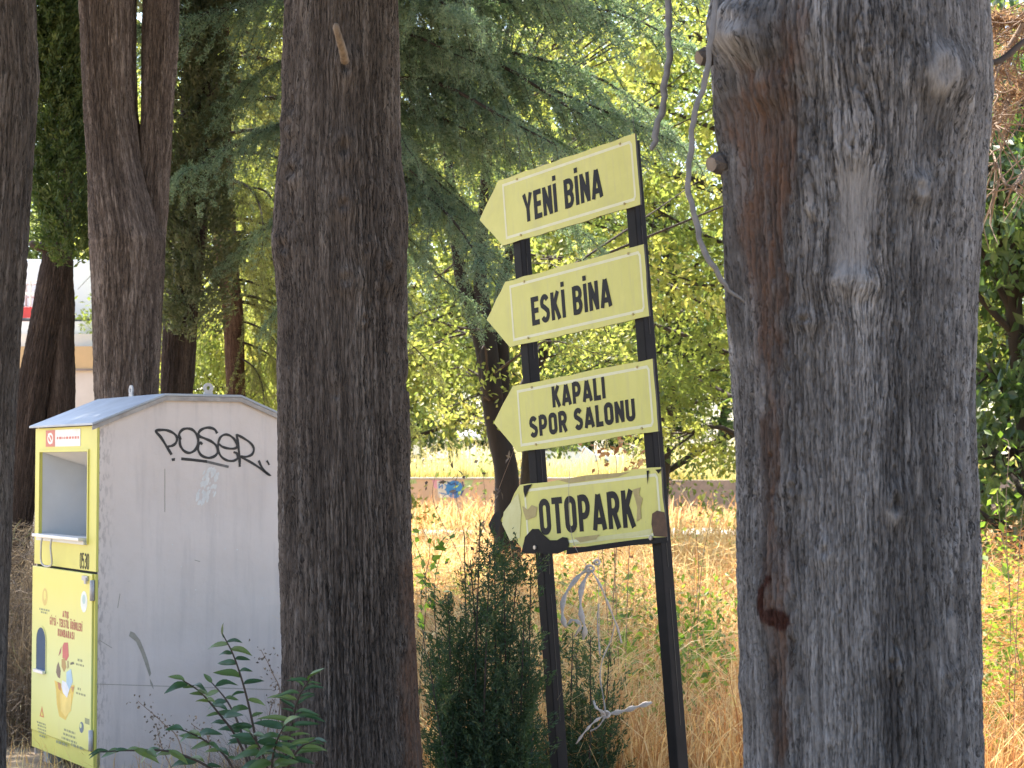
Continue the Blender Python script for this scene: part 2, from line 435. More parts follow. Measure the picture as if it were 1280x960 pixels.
def trunk_mesh(name, prof, Y, mat, nth=160, nz=220, top_z=9.0, top_r=0.12, A=0.006, crack=0.012, lump=0.012, freq=1.0,
               knots=(), zones=(), seed=0, back=40, grooves=()):
    pr = []
    for py, xl, xr in prof:
        l, r = P(xl, py, Y), P(xr, py, Y)
        pr.append((l[2], (l[0] + r[0]) / 2, (r[0] - l[0]) / 2))
    pr.sort()
    zl, zh = pr[0][0], pr[-1][0]
    # carry the axis down to the ground and up to the crown along the same lean
    k = min(3, len(pr) - 1)
    s_lo = (pr[k][1] - pr[0][1]) / (pr[k][0] - pr[0][0] + 1e-6)
    s_hi = (pr[-1][1] - pr[-1 - k][1]) / (pr[-1][0] - pr[-1 - k][0] + 1e-6)
    s_hi = max(-.06, min(.06, s_hi))
    pz = [p[0] for p in pr]; px_ = [p[1] for p in pr]; pr_ = [p[2] for p in pr]
    if zl > -0.1:
        pz = [-0.12] + pz; px_ = [px_[0] + s_lo * (-0.12 - zl)] + px_; pr_ = [pr_[0] * 1.18] + pr_
    pz += [zh + (top_z - zh) * .4, top_z]; px_ += [px_[-1] + s_hi * (top_z - zh) * .4, px_[-1] + s_hi * (top_z - zh) * .6]
    pr_ += [pr_[-1] * .75 + top_r * .25, top_r]
    vis0, vis1 = max(-0.12, zl - 0.25), zh + 0.15
    zs = np.concatenate([np.linspace(-0.12, vis0, 8)[:-1] if vis0 > -0.1 else [], np.linspace(vis0, vis1, nz), np.linspace(vis1, top_z, 36)[1:]])
    def sm(v):
        raw = np.interp(zs, pz, v)
        return raw
    cx, rr = sm(px_), sm(pr_)
    cx0 = float(np.interp(1.5, pz, px_))
    d = np.array([-cx0, -Y]); d /= np.hypot(*d)
    e = np.array([-d[1], d[0]])
    th = np.concatenate([np.radians(np.linspace(-105, 105, nth)), np.radians(np.linspace(105, 255, back + 2)[1:-1])])
    TH, ZZ = np.meshgrid(th, zs)
    R = np.repeat(rr[:, None], len(th), 1); CX = np.repeat(cx[:, None], len(th), 1)
    Rm = float(np.interp(1.5, pz, pr_))
    a = TH * Rm
    def place(R):
        x = CX + R * (np.cos(TH) * d[0] + np.sin(TH) * e[0])
        y = Y + R * (np.cos(TH) * d[1] + np.sin(TH) * e[1])
        return np.stack([x, y, ZZ], -1)
    PX, PY = project(place(R))
    front = (np.abs(TH) < 1.75)
    zone = np.zeros(TH.shape + (4,))
    dr = np.zeros_like(R); calm = np.ones_like(R)
    wob = vn(PX * .05, PY * .03, seed + 1)
    for (kx, ky, rx, ry, amp, hollow, *z) in knots:
        qx, qy = (PX - kx) / rx, (PY - ky) / ry
        q = qx * qx + qy * qy
        g = np.exp(-q) * front
        dr += amp * (np.exp(-q) - hollow * np.exp(-q * 5)) * front
        a = a - qx * rx / F_PX * Y * .3 * np.exp(-q / 1.4) * front
    for (pts, width, depth) in grooves:         # pts [(x, y), ...] a groove down the trunk
        gp = np.array(pts, float); gp = gp[gp[:, 1].argsort()]
        gx = np.interp(PY, gp[:, 1], gp[:, 0]); gw = np.interp(PY, gp[:, 1], [width[0]] * len(gp) if len(width) == 1 else width)
        inside = front * sstep(gp[0, 1] - 30, gp[0, 1], PY) * (1 - sstep(gp[-1, 1], gp[-1, 1] + 30, PY))
        dr -= depth * np.exp(-(((PX - gx) + 3 * wob) / gw) ** 2 * 1.5) * inside
    for (ch, pts, soft, *amt) in zones:         # ch 0 brown 1 bare wood, painted light 2 resin 3 dark bark, painted shade; pts [(y, xl, xr)]
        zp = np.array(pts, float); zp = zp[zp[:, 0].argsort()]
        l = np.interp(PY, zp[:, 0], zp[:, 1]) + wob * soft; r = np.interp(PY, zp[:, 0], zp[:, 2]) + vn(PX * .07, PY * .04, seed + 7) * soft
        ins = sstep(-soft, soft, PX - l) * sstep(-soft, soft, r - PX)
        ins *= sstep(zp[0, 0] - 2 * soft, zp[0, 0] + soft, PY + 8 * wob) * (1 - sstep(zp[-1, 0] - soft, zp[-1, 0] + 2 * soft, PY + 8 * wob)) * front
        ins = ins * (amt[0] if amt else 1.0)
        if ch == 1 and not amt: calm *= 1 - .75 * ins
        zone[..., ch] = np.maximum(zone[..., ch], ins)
    u = a + vn(a * 4, ZZ * 1.0, seed) * .007 + vn(a * 25, ZZ * 7, seed + 2) * .002
    h1, g1_, e1 = strips(u, ZZ, .017 / freq, .26, seed + 4)
    h2, g2_, e2 = strips(u + .003, ZZ + .11, .0068 / freq, .1, seed + 14)
    n3 = vn(u * 260 * freq, ZZ * 40, seed + 6); n4 = vn(u * 190, ZZ * 120, seed + 12)
    mod = .25 + .75 * sstep(-.35, .45, vn(u * 10, ZZ * 2.2, seed + 9))
    rough = .55 + .45 * sstep(-.3, .4, vn(u * 6, ZZ * 1.3, seed + 19))
    h = A * (.55 * h1 + .4 * rough * h2 + .22 * n3 + .16 * n4) - crack * mod * (.75 * g1_ + .3 * e1) - crack * .38 * rough * g2_
    cell = .5 + .3 * h1 + .2 * h2
    lowf = lump * (vn(np.cos(TH) * 1.3 + 5, np.sin(TH) * 1.3, ZZ * .9 + seed) + .6 * vn(np.cos(TH) * 3 + 9, np.sin(TH) * 3, ZZ * 2.2 + seed))
    R2 = R + dr + h * calm + lowf
    pos = place(R2)
    flare = 1 + .25 * np.exp(-np.clip(ZZ, 0, None) / .18)
    pos[..., 0] = CX + (pos[..., 0] - CX) * flare; pos[..., 1] = Y + (pos[..., 1] - Y) * flare
    nr, nc = TH.shape
    i = np.arange((nr - 1) * nc); r_, c_ = i // nc, i % nc
    F = np.stack([r_ * nc + c_, r_ * nc + (c_ + 1) % nc, (r_ + 1) * nc + (c_ + 1) % nc, (r_ + 1) * nc + c_], 1)
    bk = np.stack([u, ZZ, np.full_like(u, seed * 1.7)], -1).reshape(-1, 3)
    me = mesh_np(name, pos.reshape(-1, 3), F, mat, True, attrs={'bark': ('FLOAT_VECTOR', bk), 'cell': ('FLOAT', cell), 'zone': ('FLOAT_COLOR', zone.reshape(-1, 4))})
    base = (float(np.interp(0, pz, px_)), Y, 0.0)
    tip = (float(px_[-1]), Y, top_z)
    axis = lambda zz: float(np.interp(zz, pz, px_))
    return me, base, tip, axis

def leaf_quads(rng, C, D, L, W, cup=0.15):
    """C centres, D unit directions (base to tip), lengths L, widths W -> quads"""
    n = len(C)
    rnd = rng.normal(size=(n, 3))
    S = np.cross(D, rnd); S /= np.linalg.norm(S, axis=1, keepdims=True) + 1e-9
    N = np.cross(S, D)
    L = np.broadcast_to(np.asarray(L, float), (n,))[:, None]; W = np.broadcast_to(np.asarray(W, float), (n,))[:, None]
    a = C - D * L * .5; b = C + D * L * .5 - N * L * cup
    m = C - D * L * .05 + N * L * cup * .5
    V = np.stack([a, m + S * W * .5, b, m - S * W * .5], 1).reshape(-1, 3)
    F = np.arange(4 * n).reshape(-1, 4)
    return V, F

def leaf_quads_up(rng, C, D, L, W, flat=0.7, cup=.15):
    """like leaf_quads, blades turned mostly face-up"""
    n = len(C)
    up = np.array([0, 0, 1.]) * flat + rng.normal(size=(n, 3)) * (1 - flat * .5)
    S = np.cross(D, up); S /= np.linalg.norm(S, axis=1, keepdims=True) + 1e-9
    N = np.cross(S, D)
    L = np.broadcast_to(np.asarray(L, float), (n,))[:, None]; W = np.broadcast_to(np.asarray(W, float), (n,))[:, None]
    a = C - D * L * .5; b = C + D * L * .5 + N * L * cup * -1
    m = C - D * L * .05
    V = np.stack([a, m + S * W * .5, b, m - S * W * .5], 1).reshape(-1, 3)
    return V, np.arange(4 * n).reshape(-1, 4)

def unit(v):
    return v / (np.linalg.norm(v, axis=-1, keepdims=True) + 1e-9)

def foliage(name, parts, mats, parent, loc=None, rot=None, scale=None):
    """parts: list of (V, F, rnd per vertex, material index)"""
    Vs, Fs, rs, ms, b = [], [], [], [], 0
    for V, F, r, mi in parts:
        Vs.append(V); Fs.append(F + b); rs.append(r); ms.append(np.full(len(F), mi)); b += len(V)
    me = mesh_np(name, np.vstack(Vs), np.vstack(Fs), mats, False, np.concatenate(ms), {'rnd': ('FLOAT', np.concatenate(rs))})
    return me if parent is False else link(name, me, parent, loc, rot, scale)

def cypress_crown(rng, z0, z1, cx, cy, rad, n, L=.05, W=.012, lean=0.0, lowrag=.6, core=.35):
    """upright plumes of fine scale sprays round an axis"""
    per = 26
    k = n // per
    t = rng.random(k) ** .9
    z = z0 + (z1 - z0) * t
    prof = np.minimum(1, (t + .03) * 6) ** .6 * (1 - t) ** .45
    lob = 1 + .28 * vn(np.floor(z * 2.2) * 3.1, 0, 5)
    an = rng.random(k) * 2 * np.pi
    lump = 1 + .3 * vn(np.cos(an) * 2, np.sin(an) * 2, z * 1.6)
    r = rad * prof * lob * lump * (core + (1 - core) * rng.random(k) ** .5)
    B = np.stack([cx + r * np.cos(an) + lean * (z - z0), cy + r * np.sin(an), z - lowrag * rng.random(k) * .3], 1)
    out = np.stack([np.cos(an), np.sin(an), np.full(k, .9)], 1) + rng.normal(size=(k, 3)) * .35
    out = unit(out)
    s = rng.random((k, per))
    plen = (2.6 + 2.2 * rng.random(k)) * L
    C = B[:, None, :] + out[:, None, :] * (s * plen[:, None])[..., None] + rng.normal(size=(k, per, 3)) * (L * .42) * (1 - .5 * s[..., None])
    D = unit(out[:, None, :] + rng.normal(size=(k, per, 3)) * .55)
    V, F = leaf_quads(rng, C.reshape(-1, 3), D.reshape(-1, 3), L * (.6 + .8 * rng.random(k * per)), W * (.6 + .8 * rng.random(k * per)), .05)
    rn = np.clip(np.repeat(rng.random(k) * .6, per) + rng.random(k * per) * .4, 0, 1)
    return V, F, np.repeat(rn, 4), 0

def coarse_crown(rng, z0, z1, cx, cy, rad, n, leaf=.14, lean=0):
    return cypress_crown(rng, z0, z1, cx, cy, rad, n, leaf, leaf * .45, lean, core=.1)

# --- the big grey cypress at the right
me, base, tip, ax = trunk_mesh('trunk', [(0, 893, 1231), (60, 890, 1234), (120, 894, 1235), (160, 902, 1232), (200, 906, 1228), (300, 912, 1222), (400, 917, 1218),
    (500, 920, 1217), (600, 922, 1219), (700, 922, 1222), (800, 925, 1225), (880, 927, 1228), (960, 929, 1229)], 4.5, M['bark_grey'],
    nth=470, nz=430, top_z=9, top_r=.13, A=.006, crack=.017, lump=.007, seed=11, back=60,
    knots=[(936, 30, 32, 32, .085, .35), (950, 62, 20, 22, .05, .3), (1010, 40, 22, 70, .045, 0), (912, 110, 9, 80, .035, 0), (922, 300, 10, 170, .032, 0), (1172, 90, 26, 34, .045, .45), (1205, 110, 10, 60, .02, 0), (1147, 236, 14, 20, .032, .6), (1085, 60, 40, 90, .028, 0), (962, 112, 20, 20, .035, .5), (1012, 210, 12, 70, .035, 0), (1016, 330, 11, 90, .028, 0), (1100, 250, 9, 90, .02, 0), (1040, 290, 8, 90, .018, 0),
           (1068, 180, 36, 44, .024, 0), (1066, 352, 30, 16, .022, .2), (1120, 630, 14, 24, .026, 1.2), (990, 610, 13, 14, .016, 1.1), (1030, 690, 12, 15, .016, 1.1), (1010, 400, 20, 10, .018, 1),
           (1115, 828, 13, 13, .014, 1.1), (1185, 850, 11, 13, .013, 1.1), (1148, 575, 8, 14, .006, .6), (1010, 665, 12, 10, .005, .8), (935, 855, 12, 26, .012, 0), (968, 757, 30, 46, .012, 0), (1090, 380, 26, 22, .006, .5)],
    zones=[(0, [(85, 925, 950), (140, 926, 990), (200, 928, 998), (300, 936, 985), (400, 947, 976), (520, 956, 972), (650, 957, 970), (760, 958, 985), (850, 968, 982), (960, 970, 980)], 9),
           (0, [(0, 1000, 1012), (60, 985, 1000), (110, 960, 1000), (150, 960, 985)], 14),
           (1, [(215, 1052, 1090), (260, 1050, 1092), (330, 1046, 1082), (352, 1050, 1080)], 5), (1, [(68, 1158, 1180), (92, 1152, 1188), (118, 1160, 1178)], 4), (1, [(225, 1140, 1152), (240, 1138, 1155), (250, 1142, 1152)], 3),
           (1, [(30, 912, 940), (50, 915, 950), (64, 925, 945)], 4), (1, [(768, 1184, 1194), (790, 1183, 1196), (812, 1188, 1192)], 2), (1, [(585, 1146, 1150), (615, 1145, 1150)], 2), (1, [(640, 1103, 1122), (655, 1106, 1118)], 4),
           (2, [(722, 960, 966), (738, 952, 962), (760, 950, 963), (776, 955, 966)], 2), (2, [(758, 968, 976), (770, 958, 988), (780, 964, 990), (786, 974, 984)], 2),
           (0, [(715, 960, 985), (740, 955, 990), (790, 958, 990)], 8, .8), (3, [(0, 893, 912), (150, 902, 926), (300, 910, 936), (430, 915, 944)], 8, .75), (3, [(80, 985, 1012), (150, 985, 1030), (240, 1000, 1020)], 12, .8), (3, [(0, 935, 985), (40, 955, 1000), (110, 940, 1000)], 12, .7),  # dark zones here paint in the shade of left strip and hollows
           (3, [(0, 1100, 1130), (200, 1098, 1140), (450, 1110, 1185), (700, 1105, 1180), (960, 1100, 1190)], 22, .5), (3, [(20, 1140, 1156), (90, 1136, 1154), (150, 1150, 1190), (190, 1158, 1185)], 8, .6), (3, [(240, 1038, 1050), (340, 1036, 1046)], 5, .7), (3, [(220, 1092, 1104), (350, 1086, 1096)], 5, .7),  # long band paints the trunk's right side darker, as shade
           (1, [(420, 1000, 1060), (600, 995, 1085), (800, 1000, 1090), (960, 1010, 1100)], 20, .4), (3, [(520, 953, 960), (720, 954, 961), (960, 968, 974)], 3, .9), (1, [(760, 930, 948), (850, 940, 955), (960, 945, 962)], 5, .5)],  # wide pale band paints in soft light along the trunk's middle
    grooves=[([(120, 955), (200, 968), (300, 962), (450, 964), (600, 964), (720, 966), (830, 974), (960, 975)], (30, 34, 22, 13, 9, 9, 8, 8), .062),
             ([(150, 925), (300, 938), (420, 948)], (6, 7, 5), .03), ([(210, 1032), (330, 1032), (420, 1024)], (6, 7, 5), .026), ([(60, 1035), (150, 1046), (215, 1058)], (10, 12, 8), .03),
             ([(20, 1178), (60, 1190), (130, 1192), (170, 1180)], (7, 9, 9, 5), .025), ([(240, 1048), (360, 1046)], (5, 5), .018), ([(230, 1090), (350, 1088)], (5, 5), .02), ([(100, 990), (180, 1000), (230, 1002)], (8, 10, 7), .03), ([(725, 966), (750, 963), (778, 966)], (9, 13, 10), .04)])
big = empty('cypress_tree', base)
tag(big, 'broad grey cypress trunk with gnarled knots and brown groove, nearest at right', 'tree', 'conifers with thick trunks')
def attach(name, me, parent):
    o = link(name, me, parent); o.location = -parent.location if parent else (0, 0, 0); return o
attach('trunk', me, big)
rng = np.random.default_rng(5)
def crown_part(parent, mat, *parts, name='crown'):
    o = foliage(name, list(parts), [mat], parent); o.location = -parent.location; return o
crown_part(big, M['lf_cypress'], coarse_crown(rng, 3.6, 11, tip[0], 4.9, 2.6, 17000, .2))  # crown out of view, spread wide to shade the foreground
def stub(parent, p0, p1, r0, r1, mat, name='branch_stub', n=14):
    b = MB(); rs = random.Random(int(r0 * 1e4))
    p0, p1 = np.array(p0), np.array(p1)
    pts = [p0 + (p1 - p0) * t + np.array([0, 0, .006]) * math.sin(t * 4) for t in np.linspace(0, 1, 9)]
    b.tube(pts, [(r0 + (r1 - r0) * t) * (1 + .16 * math.sin(t * 11)) for t in np.linspace(0, 1, 9)], n, 0)
    b.V = [(v[0] + rs.uniform(-1, 1) * r0 * .09, v[1] + rs.uniform(-1, 1) * r0 * .09, v[2] + rs.uniform(-1, 1) * r0 * .09) for v in b.V]
    b.M[-1] = 1
    o = b.build(name, [mat, M['broken_wood']], parent, False); o.location = -parent.location
    return o
M['stub'] = plain('grey stub wood', (0.1, 0.084, 0.074), (0.05, 0.04, 0.035), 40, .9, .8)
stub(big, P(912, 74, 4.47), P(873, 71, 4.43), .026, .019, M['stub'])
stub(big, P(918, 212, 4.45), P(889, 203, 4.4), .03, .02, M['stub'])
b = MB()
b.tube(spline([P(1222, 72, 4.6), P(1240, 78, 4.6), P(1256, 72, 4.62), P(1285, 48, 4.65), P(1330, 20, 4.7)], 14), [.008] * 9 + [.007] * 5, 7)
o = b.build('twig', M['limb'], big, True); o.location = -big.location

# --- the dark trunk left of the signs
me, base, tip, ax = trunk_mesh('trunk', [(0, 358, 496), (100, 353, 498), (200, 350, 500), (240, 346, 505), (300, 344, 507), (400, 348, 508), (500, 349, 510), (600, 350, 512),
    (700, 351, 515), (800, 352, 518), (900, 354, 523), (960, 355, 527)], 6.5, M['bark_dark'], nth=330, nz=380, top_z=10, top_r=.1, A=.006, crack=.017, lump=.006, seed=23, freq=1.15, back=50,
    knots=[(432, 82, 14, 20, .03, 1.3), (430, 185, 16, 22, .03, 1.3), (429, 256, 14, 16, .024, 1.3), (432, 350, 16, 16, .022, 1.2), (366, 215, 12, 18, .026, 1.2), (362, 155, 9, 14, .02, 1.2), (358, 308, 10, 18, .022, 1.2),
           (484, 340, 12, 22, .03, 1.3), (500, 270, 12, 40, .012, .3), (458, 310, 10, 10, .014, 1.3), (455, 398, 9, 9, .014, 1.3), (420, 470, 10, 10, .006, 1), (350, 290, 10, 60, .012, 0)],
    grooves=[([(510, 488), (600, 497), (700, 490)], (6, 8, 5), .014), ([(290, 500), (420, 498)], (5, 5), .012)],
    zones=[(0, [(700, 508, 530), (960, 505, 535)], 8), (1, [(560, 484, 488), (640, 494, 498)], 2), (1, [(60, 431, 437), (75, 430, 436)], 2)])  # brown lower right edge paints in warm light reflected off the dry grass
mid = empty('cypress_tree', base)
tag(mid, 'dark brown straight trunk with a pale broken branch stub, between yellow bin and signs', 'tree', 'conifers with thick trunks')
attach('trunk', me, mid)
crown_part(mid, M['lf_cypress'], coarse_crown(rng, 4.3, 12, tip[0] + .2, 6.9, 3.0, 19000, .2))  # unseen crown, widened so the signs stand in shade
b = MB()
q = [P(431, 76, 6.26), P(428, 62, 6.2), P(424, 48, 6.15), P(420, 34, 6.12), P(421, 29, 6.12)]
b.tube(spline(q, 12), [.016, .014, .015, .013, .014, .0125, .013, .0115, .012, .009, .008, .003], 8)
o = b.build('branch_stub', M['broken_wood'], mid, True); o.location = -mid.location

# --- trunk cut by the left edge
me, base, tip, ax = trunk_mesh('trunk', [(0, -62, 43), (100, -58, 48), (200, -66, 42), (300, -74, 36), (400, -82, 27), (500, -90, 20), (600, -95, 16), (700, -98, 14), (800, -104, 10), (960, -110, 5)], 7.6, M['bark_dark'],
    nth=130, nz=200, top_z=10, top_r=.1, seed=31, freq=1.0, knots=[(30, 160, 14, 22, .01, .8)])
tl = empty('cypress_tree', base)
tag(tl, 'brown trunk cut off by the left edge of the picture', 'tree', 'conifers with thick trunks')
attach('trunk', me, tl)
crown_part(tl, M['lf_cypress'], coarse_crown(rng, 4.2, 11, tip[0], 7.6, 2.2, 12000, .2))

# --- forked trunk behind the bin
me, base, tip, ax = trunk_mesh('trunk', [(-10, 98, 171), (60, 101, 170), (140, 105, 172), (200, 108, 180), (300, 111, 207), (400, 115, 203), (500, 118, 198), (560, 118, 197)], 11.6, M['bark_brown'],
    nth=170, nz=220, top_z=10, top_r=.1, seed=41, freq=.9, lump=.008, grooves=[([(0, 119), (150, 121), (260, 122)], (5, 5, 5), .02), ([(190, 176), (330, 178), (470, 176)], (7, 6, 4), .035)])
fk = empty('cypress_tree', base)
tag(fk, 'streaked brown trunk forking into two stems directly behind the yellow bin', 'tree', 'conifers with thick trunks')
attach('trunk', me, fk)
me, b2, tip2, ax2 = trunk_mesh('stem', [(-10, 180, 224), (60, 178, 221), (140, 176, 215), (200, 172, 212), (260, 166, 209), (300, 160, 206), (400, 158, 202), (500, 156, 196)], 11.64, M['bark_brown'],
    nth=110, nz=200, top_z=9, top_r=.06, seed=47, freq=.9, lump=.006)
attach('stem', me, fk)
crown_part(fk, M['lf_cypress'], coarse_crown(rng, 4.9, 13, tip[0], 11.6, 1.7, 12000, .2))

# --- two stems leaning together, with green cypress foliage above
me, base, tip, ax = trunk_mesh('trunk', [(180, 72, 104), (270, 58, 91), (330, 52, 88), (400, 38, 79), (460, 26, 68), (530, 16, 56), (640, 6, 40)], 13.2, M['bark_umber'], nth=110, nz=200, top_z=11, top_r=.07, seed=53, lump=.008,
    knots=[(52, 305, 10, 6, .03, 0)])
ln = empty('cypress_tree', base)
tag(ln, 'leaning pair of dark stems under green cypress foliage, left of the forked trunk', 'tree', 'conifers with thick trunks')
attach('trunk', me, ln)
me, b2, t2, a2 = trunk_mesh('stem', [(290, 62, 90), (350, 60, 92), (380, 60, 95), (420, 59, 93), (490, 58, 95), (560, 56, 92)], 13.26, M['bark_umber'], nth=90, nz=160, top_z=4.2, top_r=.05, seed=59, lump=.008)
attach('stem', me, ln)
b = MB(); b.tube([P(60, 308, 13.2), P(48, 309, 13.1), P(38, 304, 13.05)], [.035, .03, .022], 8)
o = b.build('branch_stub', M['limb'], ln, True); o.location = -ln.location
rng = np.random.default_rng(8)
X0 = X_at(66, 12.4)
crown_part(ln, M['lf_cypress'], cypress_crown(rng, Z_at(305, 12.4), Z_at(-200, 12.4), X_at(86, 12.4), 12.4, .23, 40000, .045, .014, lean=-.11), cypress_crown(rng, Z_at(110, 12.4), Z_at(-260, 12.4), X_at(48, 12.4), 12.4, .24, 22000, .045, .014),
           coarse_crown(rng, 4.8, 12.5, X0 - .2, 13.0, 1.1, 12000))

# --- grey green cypress behind, dark lower trunk
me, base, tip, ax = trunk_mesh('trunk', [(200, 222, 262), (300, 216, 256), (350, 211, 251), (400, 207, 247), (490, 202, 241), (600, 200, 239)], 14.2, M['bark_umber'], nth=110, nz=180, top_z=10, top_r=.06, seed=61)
gc = empty('cypress_tree', base)
tag(gc, 'shaded cypress with grey green foliage just right of the forked trunk', 'tree', 'conifers with thick trunks')
attach('trunk', me, gc)
crown_part(gc, M['lf_greycyp'], cypress_crown(rng, Z_at(400, 13.8), Z_at(-260, 13.8), X_at(240, 13.8), 13.8, .29, 46000, .045, .014, lean=.0), coarse_crown(rng, 4.9, 11.5, X_at(240, 14), 14.2, 1.0, 9000))

# ------------------------------------------------------------------ cedars
def cedar_bough(seed, L, mats, droop=.16, hang=.5, dens=1.0):
    r = np.random.default_rng(seed)
    axis = lambda x: np.stack([x, .16 * np.sin(x * 2.1 + seed), .1 * x - droop * x * x / L * 2.4 + .05 * np.sin(x * 3.3 + seed)], -1)
    wood = MB()
    xs = np.linspace(0, L, 14)
    wood.tube([tuple(p) for p in axis(xs)], list(np.linspace(.022, .004, 14)), 6)
    tw, C, D = [], [], []
    x = L * .1
    side = 1
    while x < L:
        p = axis(np.array(x))
        ll = min(.55, (L - x) * .36 + .12) * (.35 + .8 * r.random())
        side = -side
        dirn = unit(np.array([.55 + .5 * r.random(), side * (.35 + .8 * r.random()), -.1 - .5 * r.random() * hang]))
        m = max(4, int(ll / .035))
        s = np.linspace(0, 1, m)
        q = p + dirn * (s * ll)[:, None] + np.array([0, 0, -1]) * (s ** 2 * ll * (hang * (.3 + r.random())))[:, None]
        wood.tube([tuple(v) for v in q[::max(1, m // 4)]], .0028, 3, cap=False)
        C.append(q); D.append(np.repeat(unit(q[-1] - q[0])[None], m, 0))
        for k in range(1, m):                               # hanging twigs
            hl = (.045 + .1 * r.random()) * (1 - .3 * s[k])
            mm = max(3, int(hl / .017))
            t = np.linspace(0, 1, mm)
            hd = unit(dirn * .7 + np.array([0, 0, -.55]) * hang + r.normal(size=3) * .65)
            qq = q[k] + hd * (t * hl)[:, None]
            C.append(qq); D.append(np.repeat(hd[None], mm, 0))
        x += (.026 + .024 * r.random()) / dens * (2.2 if math.sin(x * 7 + seed) > .5 else 1)
    C = np.vstack(C); D = np.vstack(D)
    per = 8
    Cn = np.repeat(C, per, 0) + r.normal(size=(len(C) * per, 3)) * .013
    Dn = unit(np.repeat(D, per, 0) * .5 + r.normal(size=(len(C) * per, 3)) * .8 + np.array([0, 0, .25]))
    V, F = leaf_quads(r, Cn + Dn * .013, Dn, .03 * (.7 + .6 * r.random(len(Cn))), .0085, 0)
    rn = np.clip(np.repeat(r.random(len(C)), per) * .5 + r.random(len(Cn)) * .5, 0, 1)
    WV = np.array(wood.V); WF = [f for f in wood.F if len(f) == 4]
    return foliage('bough', [(V, F, np.repeat(rn, 4), 0), (WV, np.array(WF), np.zeros(len(WV)), 1)], mats, False)

BO = [cedar_bough(100 + i, L, [M['lf_cedar'], M['limb']], dr, hg) for i, (L, dr, hg) in enumerate([(2.3, .2, .9), (1.9, .17, 1.1), (2.6, .2, 1.0), (1.5, .26, 1.3)])]
BO2 = [cedar_bough(200 + i, L, [M['lf_cedar2'], M['limb']], dr, hg, .8) for i, (L, dr, hg) in enumerate([(2.0, .22, 1.2), (1.6, .2, 1.1), (2.3, .2, 1.1)])]

def boughs(parent, axx, Y, variants, spec):
    """spec rows: (height, azimuth in degrees from +x, pitch degrees, scale, variant)"""
    for h, az, pt, sc, v in spec:
        o = link('bough', variants[v % len(variants)], parent)
        o.location = Vector((axx(h), Y, h)) - parent.location
        o.rotation_euler = (math.radians((h * 997) % 30 - 15), math.radians(-pt), math.radians(az))
        o.scale = (sc,) * 3

rr_ = random.Random(4)
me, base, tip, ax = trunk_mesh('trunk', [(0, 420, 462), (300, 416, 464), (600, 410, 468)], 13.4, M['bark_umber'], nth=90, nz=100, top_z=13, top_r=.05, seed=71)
cd = empty('cedar_tree', base)
tag(cd, 'blue green cedar with drooping boughs over the signs, trunk hidden by the dark trunk', 'tree')
attach('trunk', me, cd)
spec = [(4.35, -12, 4, 1.0, 0), (4.15, -38, 0, .95, 1), (3.55, -15, -4, .62, 1), (3.45, -50, -6, .8, 0), (4.75, -5, 10, 1.0, 2), (4.9, -28, 12, 1.02, 2), (4.6, 12, 3, 1.0, 2), (4.0, 25, -3, .9, 0), (5.2, -15, 14, 1.0, 2), (5.4, 2, 18, 1.0, 2), (5.0, -60, 4, 1.0, 1),
        (3.9, 5, -8, .6, 3), (3.15, -20, -22, .42, 3), (3.0, 10, -26, .4, 3), (3.3, 40, -14, .7, 1), (2.7, -5, -45, .36, 3), (3.6, -80, -6, .6, 3), (5.6, -35, 14, 1.0, 2), (4.45, -22, -2, .95, 0), (3.75, -30, -10, .6, 1),
        (3.4, 170, -8, .55, 1), (3.0, 195, -14, .5, 3), (3.9, 200, -2, .7, 0), (4.4, 160, 0, .8, 1), (4.8, 185, 4, .9, 2), (2.75, 175, -20, .42, 3)]
for (h, az, pt, sc, v) in [(4.5, -45, 2, .7, 1), (4.25, -5, 0, .62, 3), (4.05, -20, -2, .7, 1), (3.85, -42, -6, .62, 3), (3.65, -8, -8, .55, 3), (4.7, -55, 6, .8, 0), (4.85, -12, 8, .85, 1), (5.1, 8, 10, .9, 0), (3.4, -32, -10, .5, 3), (4.3, 8, 0, .8, 0), (3.95, -58, -4, .6, 1), (4.95, -38, 8, .85, 0)]: spec.append((h, az, pt, sc, v))
for i in range(46):
    spec.append((5.3 + i * .16, rr_.uniform(0, 360), rr_.uniform(-2, 14), 1.15 - i * .017, rr_.randrange(3)))
boughs(cd, ax, 13.4, BO, spec)

me, base, tip, ax = trunk_mesh('trunk', [(0, 255, 285), (100, 258, 287), (200, 262, 292), (300, 268, 296), (400, 280, 304), (500, 282, 305), (600, 282, 306)], 16.0, M['bark_red'], nth=70, nz=120, top_z=12, top_r=.05, seed=77)
cr = empty('cedar_tree', base)
tag(cr, 'slender cedar with reddish trunk and bare horizontal branches, left of the dark trunk', 'tree')
attach('trunk', me, cr)
spec = [(4.6, -5, 0, 1, 0), (4.3, -30, -4, .9, 1), (3.7, 5, -6, .75, 2), (3.5, -40, -10, .7, 0), (3.1, -12, -14, .6, 1), (3.0, 30, -14, .65, 0), (2.75, -25, -20, .5, 1), (3.3, 60, -8, .7, 2), (4.0, 150, -4, .7, 1), (3.4, 170, -10, .6, 0), (3.0, 200, -12, .6, 1),
        (4.9, 20, 6, 1, 2), (5.1, -20, 8, 1, 2), (2.6, 10, -24, .5, 0), (2.45, -50, -28, .45, 1), (3.9, -70, -6, .7, 0), (2.9, 0, -16, .8, 2), (3.3, 0, -10, .85, 2), (3.6, 20, -8, .8, 1)]
for i in range(36):
    spec.append((5.0 + i * .18, rr_.uniform(0, 360), rr_.uniform(-2, 12), 1.1 - i * .022, rr_.randrange(3)))
boughs(cr, ax, 16.0, BO2, spec)
